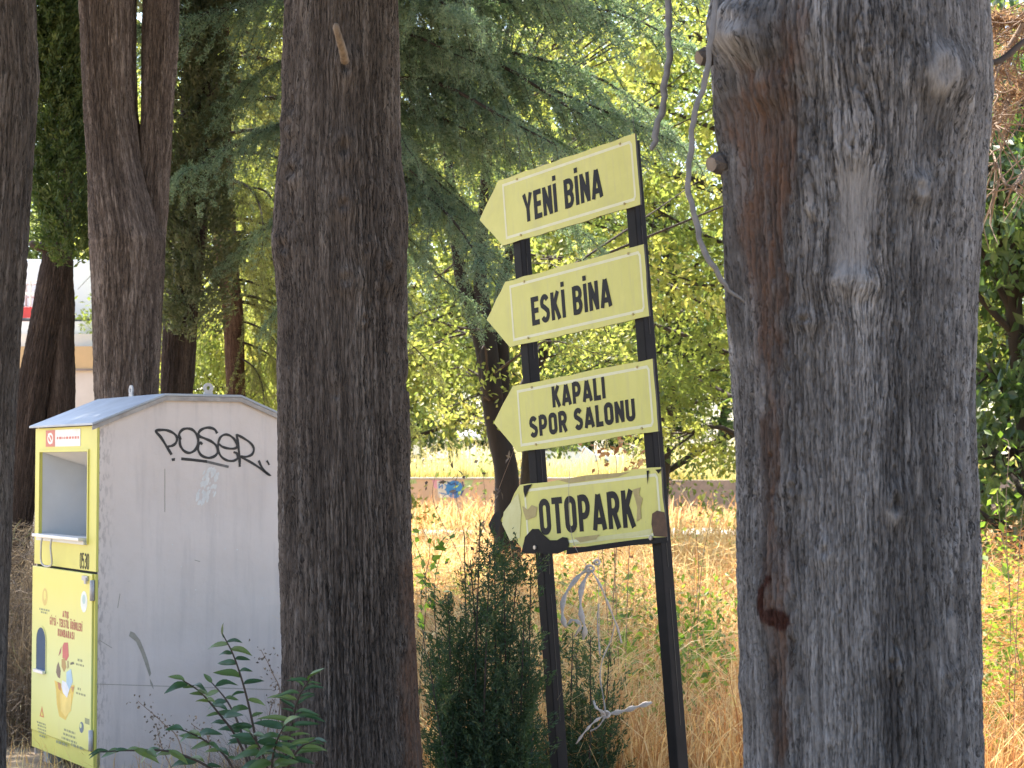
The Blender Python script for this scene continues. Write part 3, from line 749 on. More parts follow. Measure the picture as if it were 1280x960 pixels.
for (pa, w) in [([(272, 190), (300, 178), (325, 172), (352, 176), (380, 180)], .02), ([(272, 196), (305, 191), (335, 193), (360, 205)], .018), ([(270, 105), (300, 102), (325, 104)], .012), ([(272, 60), (295, 68), (320, 60), (345, 66)], .012), ([(284, 215), (300, 232), (330, 238), (350, 262)], .012)]:
    b = MB(); pts = spline([P(x, y, 15.7) for x, y in pa], 14)
    b.tube(pts, list(np.linspace(w * 1.3, w * .5, 14)), 7)
    o = b.build('branch', M['bark_red'] if False else M['limb'], cr, True); o.location = -cr.location

# ------------------------------------------------------------------ broadleaf trees
def broadleaf(seed, H, th, rx, rz, nclump, per, leaf, trunk_r, low=False, spread=.55):
    """returns (crown mesh maker, trunk mesh) in local metres, base at the origin"""
    r = np.random.default_rng(seed)
    cz = th + rz * .85
    k = nclump
    d = unit(r.normal(size=(k, 3)))
    rad = r.random(k) ** .42
    C = d * rad[:, None] * np.array([rx, rx, rz]) * (1 + .22 * vn(d[:, 0] * 2, d[:, 1] * 2, d[:, 2] * 2 + seed))[:, None]
    C[:, 2] += cz
    # limbs
    w = MB()
    lean = r.normal(size=2) * .25
    zt = np.linspace(0, cz + rz * .5, 12)
    axis = lambda z: np.array([lean[0] * (z / H) ** 1.5 * 1.5 + .1 * math.sin(z * 1.1 + seed), lean[1] * (z / H) ** 1.5 * 1.5 + .1 * math.cos(z * .9 + seed) - .1, z])
    w.tube([axis(z) for z in zt], [trunk_r * (1.35 if z < .05 else 1) * (1 - .85 * (z / zt[-1]) ** .9) + .012 for z in zt], 10)
    order = r.permutation(k)[:min(k, 46)]
    for i in order:
        tgt = C[i]
        z0 = max(th * .75, min(tgt[2] - .25 * np.hypot(*tgt[:2]) - .3, zt[-1] * .95))
        s = axis(z0); m = (s + tgt) / 2 + np.array([0, 0, .25 * r.random()]) + r.normal(size=3) * .12
        w.tube(spline([s, m, tgt], 8), list(np.linspace(trunk_r * .3 * (1 - .6 * z0 / zt[-1]) + .008, .006, 8)), 5, cap=False)
        for _ in range(3):
            e = tgt + r.normal(size=3) * .45
            w.tube(spline([(m + tgt) / 2, (tgt + e) / 2 + r.normal(size=3) * .08, e], 5), list(np.linspace(.012, .003, 5)), 4, cap=False)
    tm = mesh_np('trunk', np.array(w.V), w.F, M['limb'], True)
    # leaves: twiglets in each clump
    n = k * per
    cl = np.repeat(np.arange(k), per)
    csz = (spread * (.6 + .8 * r.random(k)))[cl]
    off = r.normal(size=(n, 3)) * np.array([1, 1, .55]) * csz[:, None] * .62
    tw = (r.random((k, 9, 3)) - .5) * 1.9
    tid = r.integers(0, 9, n)
    pos = C[cl] + tw[cl, tid] * csz[:, None] * np.array([1, 1, .6]) + off * .42
    out = unit(off * .6 + tw[cl, tid] + r.normal(size=(n, 3)) * .7 + np.array([0, 0, -.25]))
    V, F = leaf_quads_up(r, pos, out, leaf * (.65 + .7 * r.random(n)), leaf * .56 * (.7 + .6 * r.random(n)), .75)
    rn = np.clip(r.random(k)[cl] * .7 + r.random(n) * .3, 0, 1)
    return foliage('crown', [(V, F, np.repeat(rn, 4), 0)], [M['lf_green']], False), tm

BL = [broadleaf(301, 10, 1.8, 2.9, 4.0, 170, 260, .085, .13), broadleaf(302, 10, 1.5, 3.3, 3.9, 190, 240, .085, .14),
      broadleaf(303, 9, 2.4, 2.6, 3.6, 120, 230, .09, .13), broadleaf(304, 5, .35, 2.2, 2.5, 120, 210, .1, .1, spread=.5)]

def broad_tree(v, px, Y, sc, rz, mat, label, group='leafy trees in the background', zs=None, gz=0.0):
    t = empty('broadleaf_tree', (X_at(px, Y), Y, gz))
    t.rotation_euler.z = math.radians(rz)
    t.scale = (sc, sc, zs or sc)
    tag(t, label, 'tree', group)
    c = link('crown', BL[v][0], t)
    c.material_slots[0].link = 'OBJECT'; c.material_slots[0].material = M[mat]
    link('trunk', BL[v][1], t)
    return t

broad_tree(0, 950, 25, 1.25, 20, 'lf_lime', 'lime green leafy tree showing along the left edge of the broad grey trunk')
broad_tree(1, 822, 32, 1.2, 110, 'lf_green', 'mid green leafy tree filling the gap behind the upper signs')
broad_tree(1, 476, 33, 1.2, 300, 'lf_lime', 'sunlit leafy tree behind the cedar boughs, right of the dark trunk')
broad_tree(0, 660, 42, 1.5, 75, 'lf_green', 'tall leafy tree far behind the cedar boughs')
broad_tree(3, 1285, 19, 1.25, 10, 'lf_gloss', 'dense dark green tree with glossy leaves at the right edge', zs=1.5)
broad_tree(1, 1290, 30, 1.3, 60, 'lf_lime', 'lime green tree above the glossy dark one at the right edge')
broad_tree(2, 70, 46, 1.3, 40, 'lf_green', 'leafy tree above the pale terrace, behind the leaning stems')
broad_tree(0, 318, 36, 1.2, 150, 'lf_lime', 'sunlit leafy tree behind the slender cedar')
broad_tree(1, 180, 44, 1.5, 250, 'lf_green', 'leafy tree hidden mostly behind the forked trunk')
broad_tree(3, 285, 24, .5, 210, 'lf_lime', 'low leafy tree filling the gap between forked trunk and dark trunk', zs=.85)
far = [(500, 82, 1.5, 3), (570, 88, 1.7, 1), (655, 84, 1.6, 3), (740, 90, 1.8, 1), (825, 84, 1.7, 3), (900, 88, 1.6, 1), (1190, 80, 1.6, 3), (1270, 84, 1.7, 1)]
places = ['first from the left, by the dark trunk', 'second from the left', 'behind the forked trunk', 'behind the third sign', 'right of the sign posts', 'beside the grey trunk', 'just right of the grey trunk', 'at the right edge']
for (px, Y, sc, v), pl in zip(far, places):
    broad_tree(v, px, Y, sc, px * 1.7 % 360, 'lf_deep' if px % 2 else 'lf_green', 'distant leafy tree on the terrace, ' + pl, 'row of distant trees beyond the terrace', gz=1.1)

# forked leafy tree right behind the signs
fx = empty('broadleaf_tree', (X_at(637, 18), 18, 0))
tag(fx, 'forked dark tree trunk with lime green leaves directly behind the signs', 'tree', 'leafy trees in the background')
b = MB()
ft = lambda L, dy=0: [P(x, y, 18 + dy) for x, y in L]
b.tube(spline([(X_at(640, 18), 18, -.1)] + ft([(634, 660), (633, 590), (622, 540), (612, 480), (606, 440), (596, 405), (586, 375), (576, 345), (570, 300), (560, 200)]), 34), list(np.linspace(.13, .045, 34)), 12)
b.tube(spline(ft([(616, 500), (611, 440), (606, 395), (600, 350), (604, 270), (612, 150)], -.05), 20), list(np.linspace(.1, .04, 20)), 10)
b.tube(spline(ft([(620, 520), (628, 470), (626, 420), (624, 380), (640, 300), (655, 220)], .1), 20), list(np.linspace(.085, .035, 20)), 10)
b.tube(spline(ft([(628, 560), (655, 490), (678, 440), (690, 400), (720, 330)], .15), 20), list(np.linspace(.08, .03, 20)), 10)
M['limb_dark'] = plain('dark trunk wood', (0.03, 0.023, 0.019), (0.014, 0.011, 0.01), 12, 0.9, 0.6, stretch=(1, 1, 0.25))
o = b.build('trunk', M['limb_dark'], fx, True); o.location = -fx.location
r = np.random.default_rng(77)
cl = []
for (x, y) in [(540, 470), (560, 510), (590, 520), (540, 400), (560, 430), (700, 440), (730, 400), (690, 330), (740, 440), (660, 390), (720, 360), (760, 420), (600, 300), (560, 260), (640, 250), (700, 220), (540, 340), (590, 470), (520, 440), (660, 460)]:
    cl.append(P(x, y, 18 + r.normal() * .7))
for _ in range(70):
    cl.append(np.array([fx.location.x + r.normal() * 1.5, 18 + r.normal() * 1.2, 4.4 + r.random() * 3.5]))
cl = np.array(cl); k = len(cl); per = 130
limbs = np.array(b.V); b = MB()
for c_ in cl:
    near_ = limbs[np.argsort(((limbs - c_) ** 2).sum(1))[r.integers(0, 6)]]
    b.tube(spline([near_, (near_ + c_) / 2 + r.normal(size=3) * .08 + np.array([0, 0, .06]), c_], 7), list(np.linspace(.014, .004, 7)), 5, cap=False)
    for _ in range(5):
        e_ = c_ + r.normal(size=3) * np.array([.22, .22, .13])
        b.tube([c_, (c_ + e_) / 2 + r.normal(size=3) * .02, e_], [.004, .003, .0015], 4, cap=False)
o = b.build('twigs', M['limb'], fx, True); o.location = -fx.location
ci = np.repeat(np.arange(k), per)
pos = cl[ci] + r.normal(size=(k * per, 3)) * np.array([.2, .2, .12])
V, F = leaf_quads_up(r, pos, unit(r.normal(size=(k * per, 3)) + np.array([0, 0, -.3])), .06 * (.6 + .8 * r.random(k * per)), .034, .7)
crown_part(fx, M['lf_lime'], (V, F, np.repeat(np.clip(r.random(k)[ci] * .5 + r.random(k * per) * .5, 0, 1), 4), 0))

# dead brown conifer boughs at the right edge
dc = empty('dead_conifer', (X_at(1390, 10), 10.0, 0))
tag(dc, 'dry conifer with rusty brown twigs reaching in at the upper right edge', 'tree')
b = MB(); b.tube([(dc.location.x, 10, -.1), (dc.location.x + .05, 10, 3), (dc.location.x - .05, 10, 6)], [.16, .13, .08], 12)
o = b.build('trunk', M['limb'], dc, True); o.location = -dc.location
r = np.random.default_rng(90)
C, D = [], []
for ln_ in [[(1385, 60), (1330, 90), (1285, 95), (1240, 150), (1222, 160)], [(1385, 40), (1320, 60), (1270, 110), (1250, 150), (1236, 158)], [(1385, 0), (1310, 10), (1270, 25), (1240, 20)], [(1385, 150), (1320, 170), (1290, 200), (1262, 235), (1240, 190)], [(1385, -30), (1320, -20), (1260, 60), (1236, 120)]]:
    b = MB(); pts = spline([P(x, y, 10 + .25 * math.sin(x)) for x, y in ln_], 16)
    b.tube(pts, list(np.linspace(.022, .006, 16)), 6)
    for p in pts[3:]:
        for _ in range(4):
            e = np.array(p) + r.normal(size=3) * .16 + np.array([-.03, 0, -.09]); mdl = (np.array(p) + e) / 2 + r.normal(size=3) * .03
            b.tube(spline([p, mdl, e], 6), list(np.linspace(.005, .002, 6)), 4, cap=False)
            if p[2] > Z_at(120, 10):
                q = np.linspace(0, 1, 14)[:, None]; C.append(np.array(p) + (e - np.array(p)) * q); D.append(np.repeat(unit(e - np.array(p))[None], 14, 0))
    o = b.build('dead_branch', M['dead_twig'], dc, True); o.location = -dc.location
C = np.repeat(np.vstack(C), 3, 0); D = np.repeat(np.vstack(D), 3, 0)
Dn = unit(D * .4 + r.normal(size=D.shape) * .8)
V, F = leaf_quads(r, C + Dn * .02, Dn, .045, .005, 0)
crown_part(dc, M['lf_brown'], (V, F, np.repeat(r.random(len(C)), 4), 0), name='dead_needles')

# ------------------------------------------------------------------ mural wall, terrace wall, far things
def wall_mat():
    m, nt, bs, o = new_mat('pink painted wall')
    v = objco(nt)
    n = noise(nt, v, 1.1, 5, .6, .4); n2 = noise(nt, v, 9, 5, .6)
    c = ramp(nt, [(.32, (.58, .43, .34)), (.5, (.68, .5, .39)), (.7, (.62, .5, .44))], n)
    c = mix(nt, ramp(nt, [(.5, 0.), (.75, .35)], n2), c, (.4, .32, .27))
    nt.links.new(c, bs.inputs['Base Color']); bs.inputs['Roughness'].default_value = .9
    bump(nt, n2, bs, .3, .02)
    return m
M['wall_pink'] = wall_mat()
M['concrete'] = plain('pale concrete', (.62, .6, .57), (.5, .48, .45), 3, .9, .2)
M['stone_grey'] = plain('grey brown stone', (.34, .28, .25), (.22, .18, .16), 5, .95, .6)
YW = 50.0
mw = empty('mural_wall', (X_at(700, YW), YW, 0))
tag(mw, 'low pinkish wall with a painted blue round figure, beyond the dry field', 'wall')
def wx(px): return X_at(px, YW) - mw.location.x
b = MB(); b.box((wx(180), 0, -.2), (wx(838), .3, 1.15)); b.build('wall_section', M['wall_pink'], mw, bevel=.01)
b = MB(); b.box((wx(838) + .01, -.02, -.2), (wx(1400), .3, 1.13)); b.build('wall_section', M['stone_grey'], mw, bevel=.01)
b = MB(); b.box((wx(180), -.04, 1.152), (wx(838), .34, 1.2)); b.build('coping', M['concrete'], mw, bevel=.01)
fr = ((0, 0, 0), (1, 0, 0), (0, 0, 1), (0, -1, 0))
M['p_blue'] = plain('blue mural paint', (.08, .3, .72), (.05, .2, .55), 8, .8, .1)
M['p_white'] = plain('white mural paint', (.78, .77, .76), (.65, .64, .64), 8, .8, .1)
M['p_pink'] = plain('magenta mural paint', (.75, .35, .6), (.7, .42, .5), 8, .8, .1)
M['p_green'] = plain('green mural paint', (.4, .62, .3), (.48, .55, .33), 8, .8, .1)
M['p_dark'] = plain('dark blue mural line', (.03, .08, .25), (.03, .06, .2), 8, .8, 0)
wz = lambda py: Z_at(py, YW)
def mural(name, pts, mat, d):
    b = MB(); b.sheet([(wx(x), wz(y)) for x, y in pts], fr, d); return b.build(name, mat, mw)
mural('mural_patch', [(540, 600), (552, 600), (550, 612), (543, 610)], M['p_pink'], .004)
mural('mural_patch', [(546, 601), (566, 600), (568, 622), (548, 622)], M['p_white'], .0068)
mural('mural_patch', [(580, 600), (592, 600), (589, 608), (582, 610)], M['p_green'], .004)
mural('mural_patch', [(512, 600), (520, 599), (521, 604), (513, 605)], M['p_green'], .004)
mural('mural_figure', [(568 + 10.5 * math.cos(t), 611 - 12 * math.sin(t) + (1.5 if math.sin(t) > .8 else 0)) for t in np.linspace(0, 2 * math.pi, 28)[:-1]], M['p_blue'], .012)
b = MB()
for st in ([(559, 602), (564, 606), (568, 604), (573, 608)], [(578, 602), (580, 611), (576, 620)], [(562, 614), (567, 617), (572, 614)]):
    b.ribbon([(wx(x), wz(y)) for x, y in st], .03, fr, .016)
b.build('mural_lines', M['p_dark'], mw)
b = MB()
for st in ([(549, 604), (549, 610), (553, 606), (553, 611)], [(556, 605), (559, 609), (556, 613)], [(549, 616), (558, 618), (564, 616)]):
    b.ribbon([(wx(x), wz(y)) for x, y in st], .03, fr, .013)
b.build('mural_lines', M['p_blue'], mw)

# stepped pale terrace on the left, with rail, van and red cart
YT = 33.0
tw = empty('concrete_terrace', (X_at(120, YT), YT, 0))
tag(tw, 'sunlit pale concrete terrace with tan band, seen between the left trunks', 'wall')
tx = lambda px: X_at(px, YT) - tw.location.x
M['tan'] = plain('tan render', (.62, .42, .22), (.52, .36, .2), 2, .9, .2)
M['pale'] = plain('pale plaster', (.72, .69, .64), (.6, .57, .52), 1.5, .9, .15)
M['pale2'] = plain('pale rose plaster', (.68, .6, .54), (.58, .5, .44), 1.5, .9, .15)
zT = lambda py: Z_at(py, YT)
b = MB(); b.box((tx(-150), 0, -.2), (tx(185), 2, zT(462))); b.build('lower_wall', M['pale2'], tw)
b = MB(); b.box((tx(-150), -.05, zT(462) + .002), (tx(185), 2, zT(433))); b.build('band', M['tan'], tw)
b = MB(); b.box((tx(-150), .25, zT(433) + .002), (tx(185), 3, zT(416))); b.build('step', M['pale'], tw)
b = MB(); b.box((tx(-150), .7, zT(416) + .002), (tx(185), 12, zT(398))); b.build('step', M['pale'], tw)
b = MB(); b.box((tx(-150), -.07, zT(463.5)), (tx(185), -.052, zT(461))); b.build('edge_strip', M['stone_grey'], tw)
b = MB(); b.box((tx(-150), .68, zT(417.5)), (tx(185), .698, zT(415.5))); b.build('edge_strip', M['stone_grey'], tw)
M['rail'] = plain('dark rail', (.04, .045, .05), None, 8, .5, 0)
b = MB(); b.tube([(tx(-150), 1, zT(394)), (tx(185), 1, zT(394))], .03, 8)
for px in (-100, -20, 58, 140): b.tube([(tx(px), 1, zT(398)), (tx(px), 1, zT(393))], .02, 6)
b.build('rail', M['rail'], tw)
M['car_white'] = plain('white car paint', (.75, .77, .8), (.7, .72, .75), 2, .25, 0)
M['glass'] = plain('dark car glass', (.03, .04, .05), (.05, .06, .07), 2, .1, 0, spec=.6)
M['tyre'] = plain('tyre rubber', (.02, .02, .02), None, 9, .8, .1)
M['red_paint'] = plain('red paint', (.5, .04, .03), (.4, .03, .03), 5, .4, 0)
def car(name, loc, rz, paint, L, H, label, cat, van=False):
    c = empty(name, loc, (0, 0, rz))
    tag(c, label, cat)
    h0 = .32
    prof = [(-L / 2, h0), (L / 2, h0), (L / 2, h0 + H * .3), (L * .47, h0 + H * .38), (L * .36 if van else L * .26, h0 + H * .43), (L * .3 if van else L * .1, h0 + H * .92), (L * .2 if van else 0, h0 + H), (-L * (.46 if van else .25), h0 + H), (-L * (.49 if van else .42), h0 + H * .45), (-L / 2, h0 + H * .38)]
    b = MB(); b.prism(prof[::-1], ((0, -.8, 0), (1, 0, 0), (0, 0, 1), (0, 1, 0)), 0, 1.6); b.build('body', paint, c, bevel=.05)
    win = [(L * .12 if van else -L * .38, h0 + H * .55), (L * (.3 if van else .16), h0 + H * .5), (L * (.24 if van else .05), h0 + H * .9), (L * .12 if van else -L * .24, h0 + H * .9)]
    for s in (-1, 1):
        b = MB(); b.prism(win, ((0, s * .805, 0), (1, 0, 0), (0, 0, 1), (0, s, 0)), 0, .01); b.build('window', M['glass'], c)
        for xx in (-L * .3, L * .32):
            b = MB(); b.tube([(xx, s * .66, .32), (xx, s * .83, .32)], .32, 16); b.build('wheel', M['tyre'], c)
    return c
car('parked_van', (X_at(112, 39), 39, zT(398)), .1, M['car_white'], 4.2, 1.25, 'white van on the pale terrace behind the left trunks', 'van', True)
car('parked_car', (X_at(700, 66), 66, 1.1), .05, M['car_white'], 4.3, 1.1, 'white car parked far off behind the third sign', 'car')
rc = empty('red_cart', (X_at(33, 37), 37, zT(398)))
tag(rc, 'small red cart with a wire cage on the terrace at far left', 'cart')
b = MB(); b.box((-.45, -.4, .15), (.45, .4, .5)); b.build('tub', M['red_paint'], rc, bevel=.03)
b = MB()
for x in (-.4, -.13, .13, .4):
    for y in (-.35, .35): b.tube([(x, y, .5), (x, y, 1.0)], .02, 6)
for z in (.75, 1.0):
    b.tube([(-.42, -.35, z), (.42, -.35, z)], .02, 6); b.tube([(-.42, .35, z), (.42, .35, z)], .02, 6)
b.build('cage', M['concrete'], rc)
for x in (-.28, .28):
    b = MB(); b.tube([(x, -.44, .12), (x, -.38, .12)], .12, 12); b.build('wheel', M['tyre'], rc)
    b = MB(); b.tube([(x, .38, .12), (x, .44, .12)], .12, 12); b.build('wheel', M['tyre'], rc)
pil = empty('concrete_pillar', (X_at(339, 31), 31, 0))
tag(pil, 'cream coloured pillar just left of the dark trunk, behind the bin', 'pillar')
b = MB(); b.box((-.11, -.11, -.1), (.11, .11, 2.95)); b.build('shaft', M['pale2'], pil, bevel=.01)
b = MB(); b.box((-.15, -.15, 2.952), (.15, .15, 3.05)); b.build('cap', M['pale'], pil, bevel=.01)
sg = empty('notice_board', (X_at(521, 62), 62, 1.1))
tag(sg, 'tiny white notice board far off, right beside the dark trunk', 'sign')
b = MB(); b.box((-.11, -.02, .75), (.11, .02, 1.2)); b.build('panel', M['p_white'], sg)
b = MB(); b.box((-.02, .021, -.05), (.02, .06, 1.1)); b.build('post', M['rail'], sg)
ps = empty('parasol', (X_at(587, 64), 64, 1.1))
tag(ps, 'small white dome parasol far off left of the forked trunk', 'parasol')
b = MB(); b.tube([(0, 0, 1.25), (0, 0, 1.4), (0, 0, 1.52), (0, 0, 1.58)], [.42, .36, .2, .02], 16); b.build('canopy', M['p_white'], ps, True)
b = MB(); b.tube([(0, 0, -.05), (0, 0, 1.3)], .03, 6); b.build('pole', M['rail'], ps)

# ------------------------------------------------------------------ grass and weeds
def blades(rng, X, Yv, Z0, H, W, bend=.35):
    n = len(X)
    an = rng.random(n) * 2 * np.pi
    dx, dy = np.cos(an), np.sin(an)
    ln = H * bend * rng.random(n) * 1.6
    B = np.stack([X, Yv, Z0], 1)
    dirn = np.stack([dx, dy, np.zeros(n)], 1)
    side = np.stack([-dy, dx, np.zeros(n)], 1)
    tw = rng.random(n) * 2 * np.pi
    side = np.stack([np.cos(tw), np.sin(tw), np.zeros(n)], 1)
    m = B + dirn * (ln * .3)[:, None] + np.array([0, 0, 1.]) * (H * .6)[:, None]
    t = B + dirn * ln[:, None] + np.array([0, 0, 1.]) * (H * (1 - .25 * rng.random(n)))[:, None]
    w = W[:, None]
    V = np.stack([B - side * w * .5, B + side * w * .5, m + side * w * .4, m - side * w * .4, t + side * w * .08, t - side * w * .08], 1).reshape(-1, 3)
    i = np.arange(n)[:, None] * 6
    F = np.vstack([i + np.array([0, 1, 2, 3]), i + np.array([3, 2, 4, 5])])
    return V, F

def field(rng, n, y0, y1, px0, px1, h0, h1, w0, power=1.0, clump=.5):
    """scatter over the ground between two sight lines; denser nearer"""
    t = rng.random(n) ** power
    Yv = y0 * (y1 / y0) ** t
    px = px0 + (px1 - px0) * rng.random(n)
    X = (px - 640) / F_PX * Yv
    dens = vn(X * 1.1, Yv * .9, 21) + .6 * vn(X * 3.3, Yv * 2.7, 4)
    keep = dens > (rng.random(n) * 2 - 1.45) * clump
    X, Yv = X[keep], Yv[keep]
    k = len(X)
    H = (h0 + (h1 - h0) * rng.random(k) ** 1.6) * (.8 + .3 * vn(X * .8, Yv * .6, 33))
    W = w0 * (.6 + .8 * rng.random(k)) * np.maximum(1, Yv / 11)
    return X, Yv, H, W

rng = np.random.default_rng(15)
parts = []
for (n, y0, y1, a, b_, h0, h1, w, mi) in [(46000, 8.6, 38, 470, 960, .15, 1.05, .006, 0), (7000, 8.6, 11.5, 490, 960, .5, 1.25, .006, 0), (18000, 8.4, 36, 1190, 1400, .2, 1.15, .006, 0), (12000, 9.4, 40, -200, 470, .08, .35, .004, 0), (15000, 8.6, 30, 500, 960, .35, 1.25, .0045, 1), (5000, 44, 49.3, 470, 960, .25, 1.1, .006, 0), (1800, 44, 49.3, 470, 960, .4, 1.3, .006, 1), (11000, 8.0, 20, 1195, 1380, .3, 1.15, .0045, 1)]:
    X, Yv, H, W = field(rng, n, y0 - .5, y1, a, b_, h0, h1, w, 1.35)
    V, F = blades(rng, X, Yv, np.full(len(X), -.03), H, W, .55 if mi == 0 else .3)
    patch = .5 + .5 * vn(X * .9, Yv * .7, 51)
    rn = np.clip(rng.random(len(X)) * .75 + patch * .28, 0, 1)
    parts.append((V, F, np.repeat(rn, 6), mi))
# fallen, tangled stalks
for (n, a, b_, hz) in [(26000, 490, 960, .8), (11000, 1195, 1380, 1.0)]:
    X, Yv, H, W = field(rng, n, 8.3, 26, a, b_, .1, .5, .0036, 1.3)
    k = len(X); C = np.stack([X, Yv, .05 + hz * rng.random(k) ** 1.3], 1)
    an = rng.random(k) * 6.283; D = unit(np.stack([np.cos(an), np.sin(an), rng.normal(size=k) * .5], 1))
    V, F = leaf_quads(rng, C, D, .1 + .28 * rng.random(k), W, .12)
    parts.append((V, F, np.repeat(np.clip(rng.random(k) * .9, 0, 1), 4), 0 if hz < .9 else 1))
o = foliage('dry_grass', parts, [M['lf_straw'], M['lf_rust']], None)
tag(o, 'tall dry straw grass covering the sunny field', 'grass', kind='stuff')

# green creeping weeds among the straw
parts = []
for (n, a, b_, y0, y1, hz, L) in [(150, 690, 930, 10, 16, .7, .04), (26, 690, 930, 8.5, 10, .8, .05), (16, 1195, 1300, 8.4, 10, 1.0, .05), (130, 500, 720, 9, 20, .5, .04), (170, 1200, 1330, 8.6, 15, .9, .035), (90, 500, 930, 16, 38, .4, .045)]:
    cx = a + (b_ - a) * rng.random(n); cy = y0 + (y1 - y0) * rng.random(n)
    cX = (cx - 640) / F_PX * cy; per = 22
    C = np.stack([cX, cy, hz * (.25 + .75 * rng.random(n))], 1)
    pos = np.repeat(C, per, 0) + rng.normal(size=(n * per, 3)) * np.array([.09, .09, .08]); pos[:, 2] = np.abs(pos[:, 2])
    V, F = leaf_quads_up(rng, pos, unit(rng.normal(size=(n * per, 3)) + np.array([0, 0, -.3])), L * (.6 + .9 * rng.random(n * per)), L * .62, .6)
    parts.append((V, F, np.repeat(rng.random(n * per), 4), 0))
o = foliage('creeping_weeds', parts, [M['lf_weed']], None)
tag(o, 'bright green creeping weeds tangled in the dry grass', 'weeds', kind='stuff')

# yellow grass on the terrace behind the mural wall
n = 15000
Yv = 50.5 + rng.random(n) ** 1.6 * 22; X = ((470 + 510 * rng.random(n)) - 640) / F_PX * Yv
tall = (rng.random(n) < .25)
H = np.where(tall, .4 + 1.1 * rng.random(n) ** 1.5, .12 + .35 * rng.random(n)) * (.75 + .5 * vn(X * .7, Yv * .3, 61))
V, F = blades(rng, X, Yv, np.full(n, 1.1), H, .02 + .02 * rng.random(n), .35)
n2 = 3000; Y2 = 50.5 + rng.random(n2) ** 1.6 * 20; X2 = ((1195 + 200 * rng.random(n2)) - 640) / F_PX * Y2
V2, F2 = blades(rng, X2, Y2, np.full(n2, 1.1), .3 + .6 * rng.random(n2), .02 + .02 * rng.random(n2), .35)
o = foliage('terrace_grass', [(V, F, np.repeat(np.where(tall, .7 + .3 * rng.random(n), .75 * rng.random(n)), 6), 0), (V2, F2, np.repeat(rng.random(n2), 6), 0)], [M['lf_terrace']], None)
tag(o, 'yellow green grass along the top of the mural wall', 'grass', kind='stuff')

# grey dead weeds left of and behind the bin
parts = []
n = 9000
Yv = 10.7 + rng.random(n) ** 1.2 * 6; X = ((-60 + 125 * rng.random(n)) - 640) / F_PX * Yv
V, F = blades(rng, X, Yv, np.full(len(X), -.03), .25 + 1.0 * rng.random(n) ** 1.7, .003 + .003 * rng.random(n), .25)
parts.append((V, F, np.repeat(rng.random(n) * .92, 6), 0))
n = 12000
Yv = 10.4 + rng.random(n) * 5; X = ((-60 + 120 * rng.random(n)) - 640) / F_PX * Yv
C = np.stack([X, Yv, .03 + 1.15 * rng.random(n) ** 1.4], 1)
V, F = leaf_quads(rng, C, unit(rng.normal(size=(n, 3)) * np.array([1, 1, .7])), .05 + .14 * rng.random(n), .0045, .2)
parts.append((V, F, np.repeat(rng.random(n), 4), 0))
n = 7000
Yv = 7.2 + rng.random(n) * 1.6; X = ((150 + 260 * rng.random(n)) - 640) / F_PX * Yv
V, F = blades(rng, X, Yv, np.full(len(X), -.03), .12 + .55 * rng.random(n) ** 2.0 * np.clip((X + 1.7) * 1.2, .25, 1), .002 + .002 * rng.random(n), .6)
parts.append((V, F, np.repeat(rng.random(n) * .92, 6), 0))
o = foliage('dead_weeds', parts, [M['lf_greyweed']], None)
tag(o, 'tangle of grey brown dead weeds round the yellow bin', 'weeds', kind='stuff')

# ------------------------------------------------------------------ stroke lettering
def arc(cx, cy, rx, ry, a0, a1, n=9):
    return [(cx + rx * math.cos(math.radians(a0 + (a1 - a0) * i / (n - 1))), cy + ry * math.sin(math.radians(a0 + (a1 - a0) * i / (n - 1)))) for i in range(n)]

